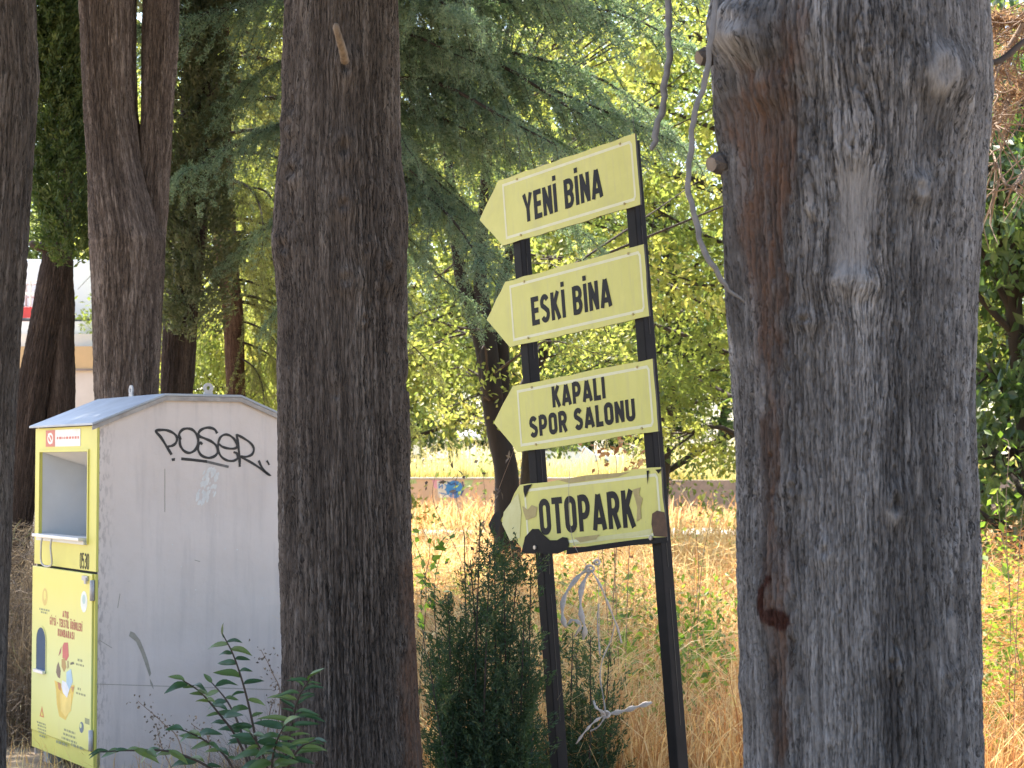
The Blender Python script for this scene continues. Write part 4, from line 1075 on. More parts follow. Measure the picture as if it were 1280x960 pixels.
def glyph(ch, w, t):
    l, r, b, tp, m = t / 2, w - t / 2, t * .45, 1 - t * .45, w / 2
    v = lambda x: [(x, 0), (x, 1)]
    rr = min((r - l) / 2, .3)
    def bowl(y0, y1, k=.5):
        ry = (y1 - y0) / 2; rx = (r - l) * k
        return [(l, y1)] + [(r - rx, y1)] + arc(r - rx, (y0 + y1) / 2, rx, ry, 90, -90, 9)[1:-1] + [(r - rx, y0), (l, y0)]
    oval = arc(m, 1 - rr - t * .45, rr, rr, 0, 180, 9) + arc(m, rr + t * .45, rr, rr, 180, 360, 9)
    S = arc(m, tp - .22, rr, .22, 25, 180, 8) + [(l + .02, .62), (m, .52), (r - .02, .4)] + arc(m, b + .22, rr, .22, 0, -155, 8)
    g = {
        'I': [v(t / 2)], 'İ': [v(t / 2), [(t / 2, 1.1), (t / 2, 1.1 + t)]],
        'L': [v(l), [(0, b), (w, b)]], 'E': [v(l), [(0, b), (w, b)], [(0, .51), (w * .93, .51)], [(0, tp), (w, tp)]], 'F': [v(l), [(0, .5), (w * .93, .5)], [(0, tp), (w, tp)]],
        'T': [v(m), [(0, tp), (w, tp)]], 'N': [v(l), v(r), [(l * .9, .97), (w - l * .9, .03)]], 'M': [v(l), v(r), [(l, .98), (m, .3), (r, .98)]],
        'K': [v(l), [(r - .01, 1), (l + .02, .4)], [(l + (r - l) * .35, .6), (r + .02, 0)]], 'Y': [[(l - .02, 1), (m, .42), (r + .02, 1)], [(m, .46), (m, 0)]],
        'A': [[(l * .8, 0), (m - .012, .97)], [(m + .012, .97), (w - l * .8, 0)], [(l + .05, .25), (r - .05, .25)]],
        'P': [v(l), bowl(.42, tp)], 'R': [v(l), bowl(.46, tp), [(m, .48), (r + .01, 0)]], 'B': [v(l), bowl(b, .52), bowl(.52, tp)], 'D': [v(l), bowl(b, tp)],
        'O': [('c', oval)], '0': [('c', oval)], 'U': [[(l, 1)] + [(l, rr + b)] + arc(m, rr + b, rr, rr, 180, 360, 9)[1:-1] + [(r, rr + b), (r, 1)]],
        'S': [S], '5': [[(r, tp), (l, tp), (l, .55), (m, .6)] + arc(m, b + .28, rr, .28, 70, -150, 9)], '3': [arc(m, tp - .22, rr, .22, 150, -90, 8) + arc(m, b + .26, rr, .26, 90, -150, 9)],
        'G': [arc(m, tp - rr, rr, rr, 20, 180, 8) + arc(m, b + rr, rr, rr, 180, 360, 8) + [(r, .45), (m, .45)]], '-': [[(0, .42), (w, .42)]],
    }
    g['Ü'] = g['U'] + [[(l + t * .1, 1.1), (l + t * .1, 1.1 + t * .9)], [(r - t * .1, 1.1), (r - t * .1, 1.1 + t * .9)]]
    return g.get(ch, [])

def text_into(mb, s, frame, d, x0, x1, y0, y1, t=.2, slant=0.0):
    """lay a word line between x0..x1 with caps y0..y1 on a frame; glyph widths in cap heights"""
    wid = lambda c: {'I': t, 'İ': t, ' ': .24, 'A': .56, 'M': .66, 'Y': .52, '-': .3, 'E': .42, 'L': .4, 'T': .46}.get(c, .5)
    gap = .085
    tot = sum(wid(c) for c in s) + gap * (len(s) - 1)
    sy = y1 - y0; sx = (x1 - x0) / tot
    x = 0; k = 0
    for c in s:
        w = wid(c)
        for st in glyph(c, w, t):
            closed = st[0] == 'c'
            pts = st[1] if closed else st
            mb.ribbon([(x0 + (x + px) * sx + slant * py * sy, y0 + py * sy) for px, py in pts], t * sx, frame, d + .00012 * (k % 4), closed)
            k += 1
        x += w + gap

# ------------------------------------------------------------------ the sign stand
def rotm(a, b, c):
    return Matrix.Rotation(a, 3, 'Z') @ Matrix.Rotation(b, 3, 'X') @ Matrix.Rotation(c, 3, 'Y')
SR = rotm(-.9389, .0268, -.083)
SO = Vector((-.0509, 7.8559, 2.7134))
SW, STIP, SH = .8818, .1488, .27
VT = [0, -.4201, -.8499, -1.2524]
base_local = Vector((.45, .03, 0)); base_local.z = -(SO.z + (SR @ base_local).z) / SR[2][2]
sign = empty('sign_stand', SO + SR @ base_local)
sign.rotation_mode = 'QUATERNION'; sign.rotation_quaternion = SR.to_quaternion()
tag(sign, 'leaning stand of four yellow arrow signs on two black posts', 'sign')
def uv(px, py):
    """point of the sign plane met by a sight line -> local u, v"""
    n = np.array(SR @ Vector((0, 1, 0))); d = ray(px, py); o = np.array(SO)
    h = ((o - CAMP) @ n) / (d @ n)
    q = SR.transposed() @ (Vector(CAMP + d * h) - SO)
    return (q.x, q.z)
SFR = (tuple(-base_local), (1, 0, 0), (0, 0, 1), (0, -1, 0))     # outwards = towards the viewer's side
def sloc(u, d, v): return (u - base_local.x, d - base_local.y, v - base_local.z)

def sign_mat():
    m, nt, bs, o = new_mat('weathered yellow film')
    v = objco(nt)
    n = noise(nt, v, 5, 6, .65, .4); n2 = noise(nt, mapping(nt, v, (40, 40, 5)), 1, 5, .7); n3 = noise(nt, v, 55, 4, .6)
    c = ramp(nt, [(.3, (.66, .63, .175)), (.55, (.61, .585, .15)), (.75, (.54, .51, .145))], n)
    c = mix(nt, ramp(nt, [(.5, 0.), (.75, .5)], n2), c, (.5, .46, .2))
    c = mix(nt, ramp(nt, [(.72, 0.), (.78, .7)], n3), c, (.3, .26, .13))
    nt.links.new(c, bs.inputs['Base Color']); bs.inputs['Roughness'].default_value = .45
    bump(nt, n, bs, .25, .01)
    return m
M['sign'] = sign_mat()
M['border'] = plain('pale border line', (.76, .75, .52), (.7, .68, .45), 20, .5, 0)
M['tan_film'] = plain('browned film', (.46, .38, .16), (.36, .28, .12), 30, .6, .2)
M['pale_film'] = plain('pale film', (.66, .64, .33), (.58, .55, .25), 20, .5, .2)
M['rust'] = plain('rusty brown metal', (.15, .085, .05), (.08, .05, .035), 30, .8, .3)
M['steel'] = plain('worn bolt steel', (.5, .48, .45), (.35, .33, .3), 60, .4, .1, metal=.5)
M['sign_back'] = plain('dark sheet edge', (.035, .033, .03), (.06, .05, .04), 30, .6, .2)
rngp = random.Random(9)
TX = [[('YENİ BİNA', (660.6, 276.6), (653.4, 246), (757, 244), (751, 212))],
      [('ESKİ BİNA', (668.4, 405.6), (666, 374), (767.5, 381), (763, 349))],
      [('KAPALI', (694, 508.5), (692, 485), (758, 497), (757, 472)), ('SPOR SALONU', (665.5, 546), (664, 523.6), (795.5, 524), (794.5, 499))],
      [('OTOPARK', (677.6, 667), (676.7, 626), (797, 657), (792, 615))]]
NAMES = ['top plate, its lower edge bowed', None, None, 'torn bottom plate with peeling film']
for i, v0 in enumerate(VT):
    jag = .0025 if i < 3 else .005
    def edge(p, q, n):
        return [(p[0] + (q[0] - p[0]) * k / n + (rngp.uniform(-jag, jag) if 0 < k else 0), p[1] + (q[1] - p[1]) * k / n + (rngp.uniform(-jag, jag) if 0 < k else 0)) for k in range(n)]
    c = [(0, v0 - SH), (SW, v0 - SH), (SW, v0), (0, v0), (-STIP, v0 - SH / 2)]
    poly = edge(c[0], c[1], 14) + edge(c[1], c[2], 5) + edge(c[2], c[3], 14) + edge(c[3], c[4], 4) + edge(c[4], c[0], 4)
    b = MB(); b.prism(poly, SFR, 0, .008)
    b.M = [1] + [0] + [1] * (len(b.F) - 2)
    pl = b.build('sign_plate', [M['sign'], M['sign_back']], sign)
    if NAMES[i]: pl['label'] = NAMES[i] if i else 'top arrow plate, reads YENİ BİNA'
    ins = .026
    b = MB(); b.ribbon([(.032, v0 - SH + ins), (SW - .035, v0 - SH + ins), (SW - .026, v0 - SH + ins + .012), (SW - .026, v0 - ins - .012), (SW - .035, v0 - ins), (.032, v0 - ins)], .011, SFR, .0086, True)
    b.build('border_line', M['border'], pl)
    for (s, bl, tl, br, tr) in TX[i]:
        q = [uv(*p) for p in (bl, tl, br, tr)]
        u0, u1 = (q[0][0] + q[1][0]) / 2, (q[2][0] + q[3][0]) / 2
        b = MB()
        vb0, vb1, vh = q[0][1], q[2][1], ((q[1][1] - q[0][1]) + (q[3][1] - q[2][1])) / 2
        sl = (vb1 - vb0) / (u1 - u0)
        fr_ = (Vector(SFR[0]) + Vector((0, 0, vb0 - sl * u0)), (1, 0, sl), (0, 0, 1), (0, -1, 0))
        text_into(b, s, fr_, .0088, u0 - .004, u1 + .004, -.04 * vh, vh * 1.06, .178)
        b.build('lettering', M['black_ink'], pl)
    if i < 3:
        b = MB()
        for (u, v) in [(.13, v0 - .02), (.13, v0 - SH + .02), (SW - .09, v0 - .02), (SW - .09, v0 - SH + .02)]:
            b.tube([sloc(u, -.008, v), sloc(u, -.0115, v)], .005, 10)
        b.build('bolt', M['tan_film'], pl)
    else:
        torn = lambda name, pts, mat, d: (lambda b: (b.sheet([uv(x, y) for x, y in pts], SFR, d), b.build(name, mat, pl)))(MB())
        torn('tan_patch', [(655, 632), (662, 637), (667, 631), (674, 634), (672, 646), (660, 650), (657, 641)], M['tan_film'], .0096)
        torn('tan_patch', [(793, 612), (803, 609), (801, 618), (806, 623), (803, 634), (804, 648), (798, 652), (799, 634)], M['tan_film'], .0096)
        torn('tan_patch', [(700, 600), (735, 594), (790, 590), (775, 596), (742, 600), (715, 604)], M['tan_film'], .0096)
        torn('pale_patch', [(632, 640), (650, 616), (654, 640), (652, 672), (640, 676), (630, 655)], M['pale_film'], .0096)
        torn('pale_patch', [(715, 681), (740, 672), (800, 664), (818, 660), (816, 668), (770, 674), (735, 679)], M['pale_film'], .0098)
        torn('tan_patch', [(720, 672), (752, 668), (748, 674), (728, 678)], M['tan_film'], .0102)
        torn('peeled_patch', [(654, 692), (659, 671), (668, 661), (676, 661), (683, 669), (690, 675), (699, 675), (706, 671), (712, 672), (714, 680), (712, 687), (700, 692)], M['black_metal'], .0112)
        torn('peeled_patch', [(711, 684), (735, 683), (770, 678), (800, 674), (818, 672), (837, 671), (837, 678), (790, 682), (740, 689), (711, 693)], M['black_metal'], .0114)
        torn('peeled_patch', [(657, 607), (668, 605), (664, 611), (659, 622), (657, 614)], M['black_metal'], .0112)
        torn('peeled_patch', [(811, 588), (814, 588), (813, 598), (812, 606)], M['black_metal'], .0112)
        torn('peeled_patch', [(822, 587), (830, 586), (826, 592)], M['black_metal'], .0112)
        torn('peeled_patch', [(613, 656), (620, 642), (628, 637), (629, 650), (625, 668), (618, 668)], M['black_metal'], .0112)
        torn('peeled_patch', [(818, 642), (824, 638), (833, 640), (837, 660), (837, 671), (820, 670), (817, 655)], M['rust'], .0112)
        for (x, y) in [(672, 684), (817, 672)]:
            u, v = uv(x, y)
            b = MB(); b.tube([sloc(u, -.011, v), sloc(u, -.017, v)], .009, 6); b.build('bolt', M['steel'], pl)
for (pa, pb) in [((642, 330), (651, 330)), ((783, 280), (793, 280))]:
    u0, u1 = uv(*pa)[0], uv(*pb)[0]
    b = MB(); w = .052
    lo, hi = sloc(u0, .003, -2.95), sloc(u0 + w, .055, -.02 if pa[0] < 700 else -.01)
    b.box(lo, hi)
    po = b.build('post', M['black_metal'], sign, bevel=.004)
    for vv in (-2.2, -1.62, -.75, -.34):
        b = MB(); b.box(sloc(u0 + w, .0285, vv), sloc(u0 + w + .0015, .0305, vv + .5)); b.build('seam', M['sign_back'], po)

# ------------------------------------------------------------------ the clothing bin
BX, BY, BYAW = -2.0317, 9.4046, .5502
HE, HR, RF, RB, HS, BW, HB = 1.7456, 1.886, .3468, .754, 1.0174, .9669, .0599
BD = RF + RB
binr = empty('clothing_bin', (BX, BY, 0), (0, 0, BYAW))
tag(binr, 'yellow and grey steel clothing donation bin with graffiti on its side', 'bin')
BR = Matrix.Rotation(BYAW, 3, 'Z')
def bin_hit(px, py, axis):
    n = np.array(BR @ Vector((1, 0, 0) if axis == 0 else (0, 1, 0))); d = ray(px, py); o = np.array([BX, BY, 0])
    h = ((o - CAMP) @ n) / (d @ n)
    q = BR.transposed() @ (Vector(CAMP + d * h) - Vector((BX, BY, 0)))
    return (q.y, q.z) if axis == 0 else (q.x, q.z)
fg = lambda x, y: bin_hit(x, y, 0)
sg_ = lambda x, y: bin_hit(x, y, 1)
def side_mat():
    m, nt, bs, o = new_mat('scuffed pale grey paint')
    v = objco(nt)
    n = noise(nt, v, 2.2, 6, .6); n2 = noise(nt, mapping(nt, v, (14, 14, 1.2)), 1, 5, .65); n3 = noise(nt, v, 26, 6, .7); n4 = noise(nt, mapping(nt, v, (60, 60, 18)), 1, 5, .65)
    c = ramp(nt, [(.3, (.59, .515, .47)), (.6, (.665, .585, .54)), (.8, (.7, .62, .57))], n)
    c = mix(nt, ramp(nt, [(.5, 0.), (.75, .5)], n2), c, (.45, .4, .38))
    c = mix(nt, ramp(nt, [(.66, 0.), (.74, .6)], n3), c, (.36, .32, .3))
    sx = nt.nodes.new('ShaderNodeSeparateXYZ'); nt.links.new(v, sx.inputs[0])
    edge = ramp(nt, [(0.0, .9), (.025, .5), (.1, 0.)], sx.outputs[0])             # grime along the front edge
    c = mix(nt, math_n(nt, 'MULTIPLY', edge, ramp(nt, [(.5, 0.), (.58, 1.)], n4)), c, (.25, .21, .19))
    topg = ramp(nt, [(.9, 0.), (.945, .5)], math_n(nt, 'MULTIPLY', sx.outputs[2], .5))
    c = mix(nt, math_n(nt, 'MULTIPLY', topg, ramp(nt, [(.45, 0.), (.65, 1.)], n2)), c, (.33, .28, .25))
    nt.links.new(c, bs.inputs['Base Color']); bs.inputs['Roughness'].default_value = .55
    bump(nt, math_n(nt, 'ADD', n, math_n(nt, 'MULTIPLY', n3, .06)), bs, .5, .03)
    return m
def door_mat():
    m, nt, bs, o = new_mat('yellow green printed sheet')
    v = objco(nt)
    sx = nt.nodes.new('ShaderNodeSeparateXYZ'); nt.links.new(v, sx.inputs[0])
    n = noise(nt, v, 3, 4, .5)
    z = math_n(nt, 'ADD', sx.outputs[2], math_n(nt, 'MULTIPLY', n, .12))
    c = ramp(nt, [(.12, (.6, .58, .13)), (.3, (.55, .59, .2)), (.55, (.52, .6, .27)), (.8, (.56, .58, .19)), (1.0, (.6, .57, .12))], z)
    n2 = noise(nt, mapping(nt, v, (10, 10, 2)), 1, 5, .6)
    c = mix(nt, ramp(nt, [(.6, 0.), (.8, .35)], n2), c, (.5, .46, .2))
    nt.links.new(c, bs.inputs['Base Color']); bs.inputs['Roughness'].default_value = .35
    bump(nt, n, bs, .15, .02)
    return m
M['bin_side'] = side_mat()
M['bin_door'] = door_mat()
M['bin_yellow'] = plain('bin yellow paint', (.6, .575, .13), (.54, .51, .12), 5, .45, .08)
M['bin_roof'] = plain('grey blue roof sheet', (.4, .43, .47), (.3, .32, .35), 7, .5, .2)
M['bin_inner'] = plain('pale inner sheet', (.6, .62, .63), (.5, .52, .54), 3, .5, .08)
M['lip'] = plain('white lip', (.75, .75, .74), None, 6, .4, 0)
M['dkgap'] = plain('dark gap', (.015, .015, .015), None, 6, .8, 0)

def part(name, fn, mat, parent=binr, bevel=0, smooth=False):
    b = MB(); fn(b); return b.build(name, mat, parent, smooth, bevel=bevel)
gable = [(.012, .02), (BD, .02), (BD, HE), (RB, HR), (RF, HR), (.012, HE)]
near = part('side_panel', lambda b: b.prism(gable, ((0, 0, 0), (1, 0, 0), (0, 0, 1), (0, -1, 0)), -.012, 0), M['bin_side'], bevel=.003)
part('side_panel', lambda b: b.prism(gable, ((0, BW, 0), (1, 0, 0), (0, 0, 1), (0, -1, 0)), 0, .012), M['bin_side'])
part('back_panel', lambda b: b.box((BD - .012, .013, HB + .05), (BD - .001, BW - .013, HE)), M['bin_side'])
part('floor_panel', lambda b: b.box((.03, .013, HB + .051), (BD - .013, BW - .013, HB + .065)), M['bin_side'])
ov = .018
def roof(b):
    pts = [(-.03, HE - .006), (RF, HR + .004), (RB, HR + .004), (BD + .03, HE - .006)]
    up = [(x, z + .012) for x, z in pts]
    b.prism(pts + up[::-1], ((0, 0, 0), (1, 0, 0), (0, 0, 1), (0, -1, 0)), -BW - ov, ov)
rf = part('roof', roof, M['bin_roof'], bevel=.002)
M['roof_edge'] = plain('grimy roof lip', (.42, .39, .36), (.25, .22, .2), 18, .7, .2)
def roof_lip(b):
    pts = [(-.03, HE - .03), (RF, HR - .02), (RB, HR - .02), (BD + .03, HE - .03)]
    up = [(x, z + .0225) for x, z in pts]
    b.prism(pts + up[::-1], ((0, 0, 0), (1, 0, 0), (0, 0, 1), (0, -1, 0)), ov - .006, ov - .001)
part('edge_trim', roof_lip, M['roof_edge'], rf)
def lug(frame):
    def f(b):
        n = 14
        outer = [(-.026, 0), (.026, 0)] + [(.026 * math.cos(t), .034 + .026 * math.sin(t)) for t in np.linspace(0, math.pi, n)]
        hole = [(.011 * math.cos(t), .034 + .011 * math.sin(t)) for t in np.linspace(0, 2 * math.pi, 13)[:-1]]
        # ring plate as a strip between outer outline and hole
        ring = [(.026 * math.cos(t), .034 + .026 * math.sin(t)) for t in np.linspace(0, 2 * math.pi, 25)]
        mid = [((a[0] + .011 * math.cos(t)) / 2, (a[1] + .034 + .011 * math.sin(t)) / 2) for a, t in zip(ring, np.linspace(0, 2 * math.pi, 25))]
        for d in (-.004, .004): b.ribbon(mid[:-1], .0155, frame, d, True)
        o_, a_, b_, n_ = [Vector(q) for q in frame]
        for rad in (.0265, .0105):
            k = 24; V = []
            for t in np.linspace(0, 2 * math.pi, k + 1)[:-1]:
                for d in (-.004, .004): V.append(o_ + a_ * (rad * math.cos(t)) + b_ * (.034 + rad * math.sin(t)) + n_ * d)
            b.add(V, [(2 * i, 2 * i + 1, (2 * i + 3) % (2 * k), (2 * i + 2) % (2 * k)) for i in range(k)])
        b.prism([(-.026, -.01), (.026, -.01), (.022, .015), (-.022, .015)], frame, -.0045, .0045)
    return f
M['lug'] = plain('grey lug steel', (.5, .49, .48), (.38, .36, .35), 40, .5, .1)
part('lifting_lug', lug(((RF + .004, BW * .5, HR + .014), (0, -1, 0), (0, 0, 1), (-1, 0, 0))), M['lug'], rf)
part('lifting_lug', lug((((RF + RB) / 2 + .03, .0, HR + .014), (1, 0, 0), (0, 0, 1), (0, -1, 0))), M['lug'], rf)
for (x, y) in ((.08, .1), (.08, BW - .1), (BD - .08, .1), (BD - .08, BW - .1)):
    part('foot', lambda b: b.box((x - .04, y - .04, -.02), (x + .04, y + .04, HB + .05)), M['bin_roof'], bevel=.004)

FFR = ((0, 0, 0), (0, 1, 0), (0, 0, 1), (-1, 0, 0))            # front: x = along the front (near to far), y = up, outwards
o0 = fg(111, 560); o1 = fg(50, 558); o2 = fg(48, 684); o3 = fg(109, 690)
g0, g1 = .125, BW - .085
zt, zb = 1.612, 1.155
def front_frame(b):
    zz = HS + .006
    b.box((0, 0, zz), (.012, g0, HE - .008)); b.box((0, g1, zz), (.012, BW, HE - .008))
    b.box((0, g0, zt), (.012, g1, HE - .008)); b.box((0, g0, zz), (.012, g1, zb))
fp = part('front_panel', front_frame, M['bin_yellow'])
def frame_lip(b):
    for q in (((-.006, g0 - .012, zb), (-.0005, g0, zt)), ((-.006, g1, zb), (-.0005, g1 + .012, zt)), ((-.006, g0 - .012, zt), (-.0005, g1 + .012, zt + .012))): b.box(*q)
part('opening_trim', frame_lip, M['bin_yellow'], fp)
hp = part('hopper', lambda b: (b.add([(.42, g0, zb), (.42, g1, zb), (.42, g1, zt), (.42, g0, zt)], [(0, 1, 2, 3)]),
    b.add([(.0125, g0, zb), (.0125, g0, zt), (.42, g0, zt), (.42, g0, zb)], [(0, 1, 2, 3)]), b.add([(.0125, g1, zb), (.0125, g1, zt), (.42, g1, zt), (.42, g1, zb)], [(0, 1, 2, 3)]),
    b.add([(.0125, g0 + .001, zt - .001), (.0125, g1 - .001, zt - .001), (.419, g1 - .001, zt - .13), (.419, g0 + .001, zt - .13)], [(0, 1, 2, 3)]), b.box((-.02, g0 + .004, zb - .004), (.41, g1 - .004, zb + .014))), M['bin_inner'])
part('flap_lip', lambda b: b.box((-.045, g0 + .01, zb + .0145), (.05, g1 - .006, zb + .03)), M['lip'], hp, bevel=.003)
h0 = fg(62, 682); h1 = fg(74, 682); hb = fg(68, 705)
part('flap_handle', lambda b: b.tube(spline([(-.04, h0[0], zb + .012), (-.045, h0[0], zb - .03), (-.04, h0[0], hb[1]), (-.04, h1[0], hb[1]), (-.045, h1[0], zb - .03), (-.04, h1[0], zb + .012)], 30), .005, 8), M['lug'], hp, smooth=True)
part('number', lambda b: text_into(b, '0530', ((0, 0, 0), (0, -1, 0), (0, 0, 1), (-1, 0, 0)), .0012, -fg(100, 700)[0], -fg(111.5, 700)[0], fg(106, 712)[1], fg(106, 691)[1], .15), M['black_ink'], fp)
s0, s1 = fg(58, 538)[0], fg(101, 538)[0]; sz1, sz0 = fg(80, 537)[1], fg(80, 558)[1]
M['sticker'] = plain('white sticker', (.78, .77, .75), None, 9, .4, 0)
M['sticker_red'] = plain('red sticker print', (.45, .07, .05), (.4, .08, .06), 9, .4, 0)
st = part('sticker', lambda b: b.box((-.0022, s1, sz0), (-.0002, s0, sz1)), M['sticker'], fp)
part('sticker_mark', lambda b: b.box((-.003, s0 - .15, sz0), (-.0023, s0, sz1)), M['sticker_red'], st)
part('sticker_mark', lambda b: b.ribbon([(s0 - .075 + .04 * math.cos(t), (sz0 + sz1) / 2 + .024 * math.sin(t)) for t in np.linspace(0, 6.283, 17)[:-1]] , .012, FFR, .0034, True), M['sticker'], st)
part('sticker_mark', lambda b: b.ribbon([(s0 - .11, (sz0 + sz1) / 2 - .025), (s0 - .04, (sz0 + sz1) / 2 + .025)], .01, FFR, .0036), M['sticker'], st)
def dashes(b, g_a, g_b, z, h, frame, d, rnd):
    x = g_a
    while x < g_b:
        w = rnd.uniform(.4, 1.2) * h * 3
        b.sheet([(x, z), (min(x + w, g_b), z), (min(x + w, g_b), z + h), (x, z + h)], frame, d); x += w + h * .9
rd = random.Random(3)
part('sticker_print', lambda b: dashes(b, s1 + .02, s0 - .17, (sz0 + sz1) / 2 - .006, .013, FFR, .0026, rd), M['sticker_red'], st)

dz1 = HS - .006; dz0 = HB + .05
dr = part('door', lambda b: b.box((-.012, .02, dz0 + .04), (.008, BW - .008, dz1)), M['bin_door'], bevel=.003)
part('sill', lambda b: b.box((-.004, 0, HB), (.03, BW, dz0 + .037)), M['bin_yellow'])
part('door_frame', lambda b: b.box((-.002, 0, dz0 + .04), (.011, .0185, dz1)), M['bin_yellow'])
part('backing', lambda b: b.box((.0125, .013, dz0), (.018, BW - .013, HS + .03)), M['dkgap'])
# arched peep window
a0, a1 = fg(48.5, 800)[0], fg(60.5, 800)[0]; az0, az1 = fg(54, 840)[1], fg(54, 783)[1]
am, ar = (a0 + a1) / 2, abs(a0 - a1) / 2
arch = [(a1, az0), (a0, az0)] + [(am + ar * math.cos(t), az1 - ar * .9 + ar * .9 * math.sin(t)) for t in np.linspace(0, math.pi, 14)]
M['peep'] = plain('blue grey peep window', (.085, .12, .18), (.07, .1, .15), 6, .85, 0, spec=.1)
pw = part('peep_window', lambda b: b.sheet(arch, FFR, .0132), M['peep'], dr)
part('window_rim', lambda b: b.ribbon(arch, .008, FFR, .0145, True), M['bin_door'], pw)
part('window_ledge', lambda b: b.box((-.03, min(a0, a1), az0 - .003), (-.0125, max(a0, a1), az0 + .012)), M['sticker'], pw)
for y in (738, 926):
    g, z = fg(118, y)
    part('hinge', lambda b: b.tube([(-.014, .012, z - .05), (-.014, .012, z + .05)], .012, 10), M['lug'], dr, smooth=True)
part('latch', lambda b: (b.box((-.02, .07, dz1 - .035), (-.0125, .15, dz1 - .012)), b.box((-.026, .075, dz1 - .05), (-.0205, .1, dz1 - .02))), M['lug'], dr)
# printing on the door
PFR = ((0, 0, 0), (0, -1, 0), (0, 0, 1), (-1, 0, 0))           # reads left to right for someone facing the front
fq = lambda x, y: (-fg(x, y)[0], fg(x, y)[1])
M['print_red'] = plain('brick red print', (.4, .13, .08), None, 9, .5, 0)
M['print_grey'] = plain('grey green print', (.26, .3, .16), None, 9, .5, 0)
def tl(s, x0, x1, y0, y1, mat, t=.2):
    b = MB(); a, c = fq(x0, (y0 + y1) / 2)[0], fq(x1, (y0 + y1) / 2)[0]
    text_into(b, s, PFR, .0124, a, c, fq((x0 + x1) / 2, y1)[1], fq((x0 + x1) / 2, y0)[1], t); b.build('lettering', mat, dr)
tl('ATIK', 81, 89, 764, 772, M['print_red']); tl('GİYSİ - TEKSTİL ÜRÜNLERİ', 65, 106, 775, 785, M['print_red']); tl('KUMBARASI', 75, 96, 788, 797, M['print_red'])
def shape(name, pts, col, d=.0126):
    key = 'pr_%02x%02x%02x' % tuple(int(c * 255) for c in col)
    if key not in M: M[key] = plain('print colour ' + key[3:], col, None, 9, .5, 0)
    b = MB(); b.sheet([fq(x, y) for x, y in pts], PFR, d); return b.build(name, M[key], dr)
el = lambda cx, cy, rx, ry, n=16: [(cx + rx * math.cos(t), cy + ry * math.sin(t)) for t in np.linspace(0, 6.283, n + 1)[:-1]]
shape('printed_garment', [(83, 803), (88, 803), (89, 820), (86, 826), (81, 822), (81, 808)], (.55, .12, .12))
shape('printed_garment', [(78, 812), (80, 808), (79, 816), (76, 820)], (.35, .1, .12), .0128)
shape('printed_garment', [(74, 832), (76, 827), (79, 838), (78, 848), (75, 846), (73, 840)], (.16, .12, .1))
shape('printed_garment', [(80, 824), (84, 822), (86, 834), (83, 840), (80, 833)], (.42, .27, .1), .0128)
shape('printed_garment', [(87, 826), (89, 826), (89, 834), (87, 836)], (.35, .3, .15), .013)
shape('printed_garment', [(86, 840), (92, 836), (94, 852), (90, 862), (86, 856)], (.35, .55, .68), .013)
shape('printed_garment', [(91, 828), (95, 827), (96, 830), (91, 831)], (.08, .1, .08))
shape('printed_box', [(71, 850), (84, 858), (96, 856), (95, 866), (92, 884), (85, 900), (77, 895), (74, 880), (73, 862)], (.72, .52, .1), .0124)
shape('printed_box', [(78, 866), (86, 870), (92, 866), (92, 888), (85, 896), (79, 888)], (.8, .62, .18), .013)
shape('printed_garment', [(81, 850), (86, 853), (90, 862), (87, 872), (82, 866), (80, 858)], (.72, .76, .8), .0134)
shape('printed_garment', [(75, 852), (79, 854), (79, 864), (76, 860)], (.5, .2, .1), .0134)
shape('printed_garment', [(92, 858), (96, 858), (94, 866)], (.5, .25, .1), .0134)
shape('emblem', el(59, 746, 3.2, 11), (.66, .5, .16)); shape('emblem', el(59, 744, 1.6, 6), (.76, .7, .2), .0129)
shape('badge', el(108, 752, 4.2, 13.5), (.75, .8, .76)); shape('badge', el(108, 749, 2, 6), (.45, .62, .6), .0129)
shape('warning_mark', [(52.5, 895), (55.5, 882), (58, 897)], (.6, .2, .08)); shape('warning_mark', [(54.2, 894), (55.5, 888), (56.5, 895)], (.76, .72, .15), .0129)
shape('logo', el(105, 909, 2.8, 7), (.1, .16, .22)); shape('logo', el(104, 907, 1.2, 3), (.6, .7, .3), .0129)
b = MB()
for (x0, x1, y, h) in [(52, 65, 762, .010), (54, 62, 766, .010), (100, 106, 826, .012), (98, 108, 831, .010), (100, 104, 862, .012), (98, 110, 867, .010), (49, 60, 903, .009), (50, 61, 907, .009), (50, 61, 911, .009), (51, 60, 915, .009), (52, 59, 920, .009), (83, 97, 913, .011), (82, 98, 918, .011), (80, 99, 923, .011), (73, 88, 928, .014), (92, 108, 932, .014), (109, 116, 904, .028)]:
    p0, p1 = fq(x0, y), fq(x1, y); dashes(b, p0[0], p1[0], p0[1], h, PFR, .0124, rd)
tag(b.build('small_print', M['print_grey'], dr), kind='stuff')

